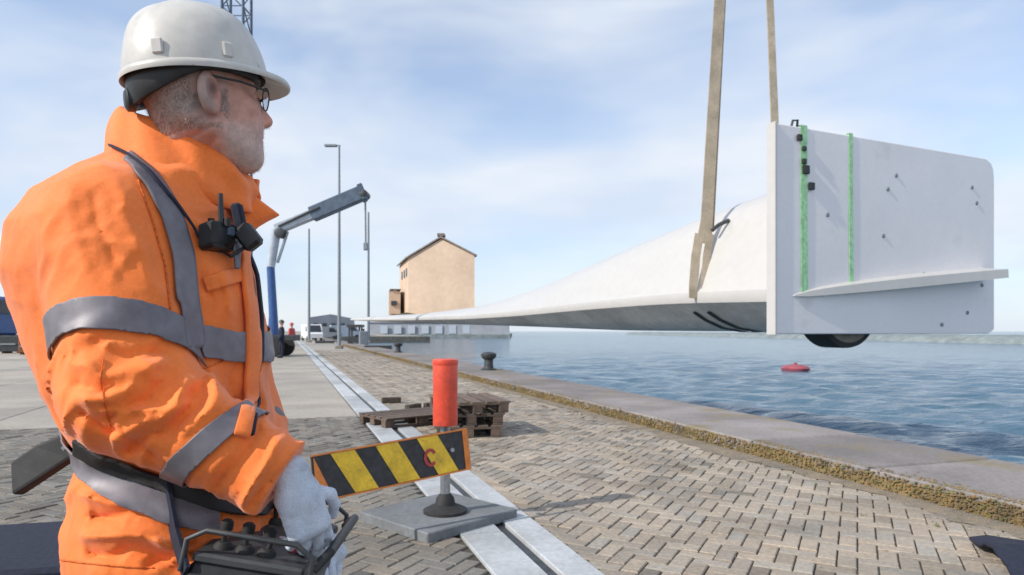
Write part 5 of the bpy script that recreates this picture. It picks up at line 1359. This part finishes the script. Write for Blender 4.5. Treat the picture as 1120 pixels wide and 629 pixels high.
# --- gloves
def hand(W_, dirh, palmn, thumbdir, curl, name, sc=1.0, spread=.12):
    """dirh wrist->knuckles, palmn palm normal (fingers curl that way), five separate bent fingers"""
    dh = Vector(dirh).normalized(); pn_ = (Vector(palmn) - dh * Vector(palmn).dot(dh)).normalized(); sd_ = dh.cross(pn_).normalized()
    if sd_.dot(Vector(thumbdir)) < 0: sd_ = -sd_
    ax = [tuple(dh), tuple(sd_), tuple(pn_)]
    W_ = Vector(W_); chains = []
    for i, (off, L_, r_) in enumerate(((.034, .074, .0125), (.012, .084, .0130), (-.011, .078, .0125), (-.032, .062, .0115))):
        k0 = W_ + dh * (.098 - .008 * abs(i - 1)) * sc + sd_ * off * sc; ang_ = curl[i]; pts = [W_ + dh * .05 + sd_ * off * .7, k0]; d_ = (dh + sd_ * off * spread * 10).normalized(); cur = k0
        for seg, fr in enumerate((.46, .31, .23)):
            a_ = ang_ * (.55 + .45 * seg)
            dd = (d_ * math.cos(a_) + pn_ * math.sin(a_)).normalized(); cur = cur + dd * L_ * fr * sc * 1.05; pts.append(cur)
        chains.append((pts, r_ * sc))
    b0_ = W_ + dh * .028 * sc + sd_ * .034 * sc
    t1 = b0_ + (sd_ * .75 + dh * .62 + pn_ * .35).normalized() * .042 * sc; t2 = t1 + (dh * .8 + sd_ * .25 + pn_ * .55).normalized() * .034 * sc; t3 = t2 + (dh * .75 + pn_ * .6 - sd_ * .1).normalized() * .028 * sc
    chains.append(([b0_, t1, t2, t3], .0145 * sc))
    def f(p):
        d = rbox(p, W_ + dh * .055 * sc, (.055 * sc, .044 * sc, .021 * sc), ax, .018)
        d = smin(d, cap(p, W_ - dh * .02, W_ + dh * .02, .036 * sc, .034 * sc), .02)
        for pts, r_ in chains:
            c_ = None
            for k in range(len(pts) - 1):
                q = cap(p, pts[k], pts[k + 1], r_ * .93 * (1 - .06 * k), r_ * .93 * (1 - .06 * (k + 1))); c_ = q if c_ is None else smin(c_, q, .004)
            d = smin(d, c_, .003)
        return d - wav(p, 31, 110) * .0012 - wav(p, 32, 50) * .0012 + np.clip(wav(p, 33, 70), .1, 1) * .003
    allp = [q for pts, _ in chains for q in pts] + [W_ - dh * .06]
    lo = Vector([min(q[i] for q in allp) - .07 for i in range(3)]); hi = Vector([max(q[i] for q in allp) + .07 for i in range(3)])
    v_, f_ = surfnet(f, lo, hi, .0032); return child(name, npmesh(name, v_, f_, M['glove']), worker)
hw1 = P(322, 530, 1.09)
hand(hw1, Vector((.26, .12, -.9)), Vector((-.55, .75, -.2)), Vector((.75, .3, .3)), (.75, .85, .95, 1.05), 'glove', .84)
hand(P(334, 575, 1.30), Vector((.5, -.62, -.25)), Vector((-.2, -.3, -.9)), Vector((-.6, -.3, .1)), (.9, 1.0, 1.1, 1.2), 'glove', 1.0)
# grey blue cuff on the far arm
cu = EL2.lerp(WR2, .35)
MBc = MB(); dcf = (WR2 - EL2).normalized(); MBc.lathe(EL2.lerp(WR2, .02), [(.082, -.01), (.088, 0), (.087, .045), (.08, .055)], 26, axis=dcf); childw('far_sleeve_tape', MBc, M['tape'], jacket)

# --- chest radio and clips
rd_ = thing('chest_radio', 'black two way radio clipped on the chest of the orange jacket', 'radio', P(231, 262, 1.16))
hp, hn = hit(230, 262)
rf = Matrix(((Vector((hn.y, -hn.x, 0)).normalized() * -1), -hn, Vector((0, 0, 1)))).transposed().to_4x4()
def rb(mb, px, py, w, h_, d_, off, bev=.003, rz=0):
    p_, _ = hit(px, py); mb.box(p_ + hn * off, (w, d_, h_), tilt=Matrix.Rotation(0, 4, 'Z') @ rf @ Matrix.Rotation(rz, 4, 'Y'), bev=bev); return mb
rd_.location = hp; 
rb(MB(), 231, 262, .062, .046, .028, .014).build('radio_body', M['black'], rd_)
rb(MB(), 217, 260, .018, .040, .03, .02).build('side_grip', M['rubber'], rd_)
rb(MB(), 236, 258, .018, .015, .006, .030, .001).build('display', M['slate'], rd_)
mb = MB(); p_ = hp + hn * .016; mb.tube([p_ + Vector((.006, 0, .02)), p_ + Vector((.004, 0, .055)), p_ + Vector((.004, 0, .075))], [.006, .005, .004], 8); mb.build('antenna', M['black'], rd_, True)
for dx in (-.012, .016): mb = MB(); mb.tube([p_ + Vector((dx, 0, .018)), p_ + Vector((dx, 0, .032))], .0055, 10); mb.build('knob', M['rubber'], rd_, True)
r2 = thing('shoulder_microphone', 'small black microphone hanging at the far side of the jacket front beside the radio', 'microphone', P(272, 262, 1.22))
p2, n2_ = hit(272, 258); p2 = p2 or P(272, 258, 1.22)
mb = MB(); mb.box(p2 + Vector((.004, -.012, -.004)), (.034, .026, .046), tilt=Matrix.Rotation(R(-38), 4, 'Y'), bev=.006); mb.build('microphone_body', M['black'], r2)
mb = MB(); mb.box(p2 + Vector((-.015, -.006, .032)), (.018, .02, .05), tilt=Matrix.Rotation(R(-12), 4, 'Y'), bev=.004); mb.build('clip', M['navy'], r2)
pts = [p2 + Vector((.0, -.01, -.02)), p2 + Vector((-.02, -.03, -.04)), p2 + Vector((-.04, -.03, -.03)), hp + hn * .03 + Vector((.02, 0, -.01))]
mb = MB(); mb.tube(pts, .0035, 8); mb.build('coiled_cord', M['black'], r2, True)
mb = MB(); p3, n3 = hit(290, 272)
if p3 is not None: mb.box(p3 + Vector((.0, -.008, 0)), (.024, .02, .03), tilt=Matrix.Rotation(R(-30), 4, 'Y'), bev=.005); mb.build('buckle', M['black'], r2)

# --- radio remote control box at the waist
rc = thing('crane_remote', 'black crane remote control box with levers held at the worker waist', 'remote control', P(300, 610, 1.16))
cR = P(296, 606, 1.19); rx = TF.copy(); ry = TR.copy(); rx = Vector((math.cos(R(2)), math.sin(R(2)), 0)); ry = Vector((rx.y, -rx.x, 0))
tm = Matrix((rx, -ry, Vector((0, 0, 1)))).transposed().to_4x4() @ Matrix.Rotation(R(10), 4, 'Y')
def RP(x, y, z): return cR + (tm.to_3x3() @ Vector((x, y, z)))
MB().box(RP(0, 0, -.035), (.20, .27, .10), tilt=tm, bev=.018).build('case', M['black'], rc)
MB().box(RP(0, 0, .022), (.175, .25, .016), tilt=tm, bev=.004).build('top_plate', M['darksteel'], rc)
for i, (x, y) in enumerate(((-.055, -.085), (-.02, -.085), (.015, -.085), (-.055, .075), (-.02, .075), (.015, .075))):
    mb = MB(); mb.lathe(RP(x, y, .028), [(.016, 0), (.015, .006), (.009, .012)], 14, axis=tm.to_3x3() @ Vector((0, 0, 1))); mb.tube([RP(x, y, .03), RP(x + random.uniform(-.006, .006), y, .058)], .0042, 8)
    mb.lathe(RP(x, y, .056), [(.006, 0), (.010, .004), (.010, .016), (.006, .02)], 12, axis=tm.to_3x3() @ Vector((0, 0, 1))); mb.build('lever', M['rubber'], rc, True)
for x, y, mt in ((.05, -.05, 'signred'), (.05, 0, 'yellow'), (.045, .04, 'green'), (-.045, -.02, 'steel'), (-.01, .0, 'screen'), (.02, -.02, 'steel')):
    mb = MB(); mb.lathe(RP(x, y, .028), [(.009, 0), (.009, .008), (.006, .011)], 14, axis=tm.to_3x3() @ Vector((0, 0, 1))); mb.build('button', M[mt], rc, True)
# guard rails round the levers
for y in (-.128, .128):
    mb = MB(); mb.tube([RP(-.1, y, .0), RP(-.098, y, .05), RP(-.07, y, .068), RP(.07, y, .068), RP(.098, y, .05), RP(.1, y, .0)], .0045, 10); mb.build('guard_rail', M['darksteel'], rc, True)
mb = MB(); mb.tube([RP(.10, -.12, .03), RP(.118, -.1, .055), RP(.118, .1, .055), RP(.10, .12, .03)], .008, 10); mb.build('guard_rail', M['black'], rc, True)
mb = MB(); mb.box(RP(-.02, -.137, -.03), (.10, .004, .05), tilt=tm, bev=.001); mb.build('side_label', M['slate'], rc)
for y in (-.13, .13):
    p_ = RP(-.09, y, .0); q_2 = T(.05, .19 * (1 if y < 0 else -1), 1.06)
    mb = MB(); mb.strap([p_, p_.lerp(q_2, .5) + Vector((0, 0, -.015)), q_2], Vector((0, 0, 1)), .03, .006); mb.build('strap', M['navy'], rc)
# free end of the padded belt sticking out behind the back
pd = thing('padded_belt_tail', 'black padded belt end sticking out behind the worker at the left edge', 'belt', P(92, 486, 1.22))
mb = MB(); mb.strap([P(96, 488, 1.20), P(78, 488, 1.21), P(48, 504, 1.23), P(18, 524, 1.25)], [Vector((.35, 0, 1)), Vector((.35, 0, 1)), Vector((.45, 0, .85)), Vector((.5, 0, .8))], [.026, .050, .064, .066], .022)
o = mb.build('pad', M['rubber'], pd); b_ = o.modifiers.new('b', 'BEVEL'); b_.width = .006; b_.segments = 2
mb = MB(); mb.strap([P(98, 486, 1.19), P(84, 481, 1.20), P(74, 490, 1.20)], Vector((0, 1, 0)), .03, .007); mb.build('buckle', M['steel'], pd)

# ------------------------------------------------------------------ two people in the distance
def far_person(px, Y, h, top, legs, label, yaw, hat):
    c = Ypt(px, Y, 0); t_ = thing('person', label, 'person', c); k = h / 1.8
    f_ = Vector((math.cos(yaw), math.sin(yaw), 0)); r_ = Vector((f_.y, -f_.x, 0))
    def Q_(f, r, z): return c + f_ * f * k + r_ * r * k + Vector((0, 0, z * k))
    ax = [tuple(f_), tuple(r_), (0, 0, 1)]
    def fb(p):
        d = ell(p, Q_(0, 0, 1.67), (.10, .078, .12), ax); d = smin(d, cap(p, Q_(0, 0, 1.58), Q_(0, 0, 1.45), .055, .06), .03)
        d = smin(d, ell(p, Q_(0, 0, 1.28), (.12, .19, .24), ax), .05); d = smin(d, ell(p, Q_(0, 0, .98), (.12, .17, .16), ax), .08)
        for s_ in (-1, 1):
            d = smin(d, cap(p, Q_(0, .19 * s_, 1.42), Q_(-.02, .25 * s_, 1.12), .058, .045), .04); d = smin(d, cap(p, Q_(-.02, .25 * s_, 1.12), Q_(.12, .24 * s_, .90), .043, .033), .02)
            d = smin(d, cap(p, Q_(.12, .24 * s_, .90), Q_(.16, .23 * s_, .82), .034, .028), .01)
            d = smin(d, cap(p, Q_(0, .09 * s_, .92), Q_(.05 * s_, .10 * s_, .5), .088, .062), .05); d = smin(d, cap(p, Q_(.05 * s_, .10 * s_, .5), Q_(.02 * s_, .11 * s_, .08), .058, .042), .02)
            d = smin(d, cap(p, Q_(.0, .11 * s_, .05), Q_(.16, .12 * s_, .045), .045, .038), .02)
        return d
    def grow(z0, z1, e): return lambda p: np.maximum(np.maximum(fb(p) - e, c.z + z0 * k - p[..., 2]), p[..., 2] - z1 * k)
    lo, hi = c - Vector((.5, .5, .02)), c + Vector((.5, .5, 1.95))
    v_, f2_ = surfnet(fb, lo, hi, .03); child('body', npmesh('body', v_, f2_, M['skin']), t_)
    v_, f2_ = surfnet(grow(.88, 1.5, .022), lo, hi, .03); child('jacket', npmesh('jacket', v_, f2_, top), t_)
    v_, f2_ = surfnet(grow(-.01, .93, .018), lo, hi, .03); child('trousers', npmesh('trousers', v_, f2_, legs), t_)
    mb = MB(); mb.lathe(Q_(0, 0, 1.70), [(.14, 0), (.13, .02), (.125, .06), (.09, .12), (.03, .145)], 14); o = childw('helmet', mb, hat, t_)
far_person(308, 33, 1.80, M['navy'], M['navy'], 'distant person in dark navy clothing standing just right of the worker belly', R(200), M['darksteel'])
far_person(319, 43, 1.78, M['signred'], M['greysteel'], 'distant person in a red jacket standing beside the person in navy', R(160), M['signred'])
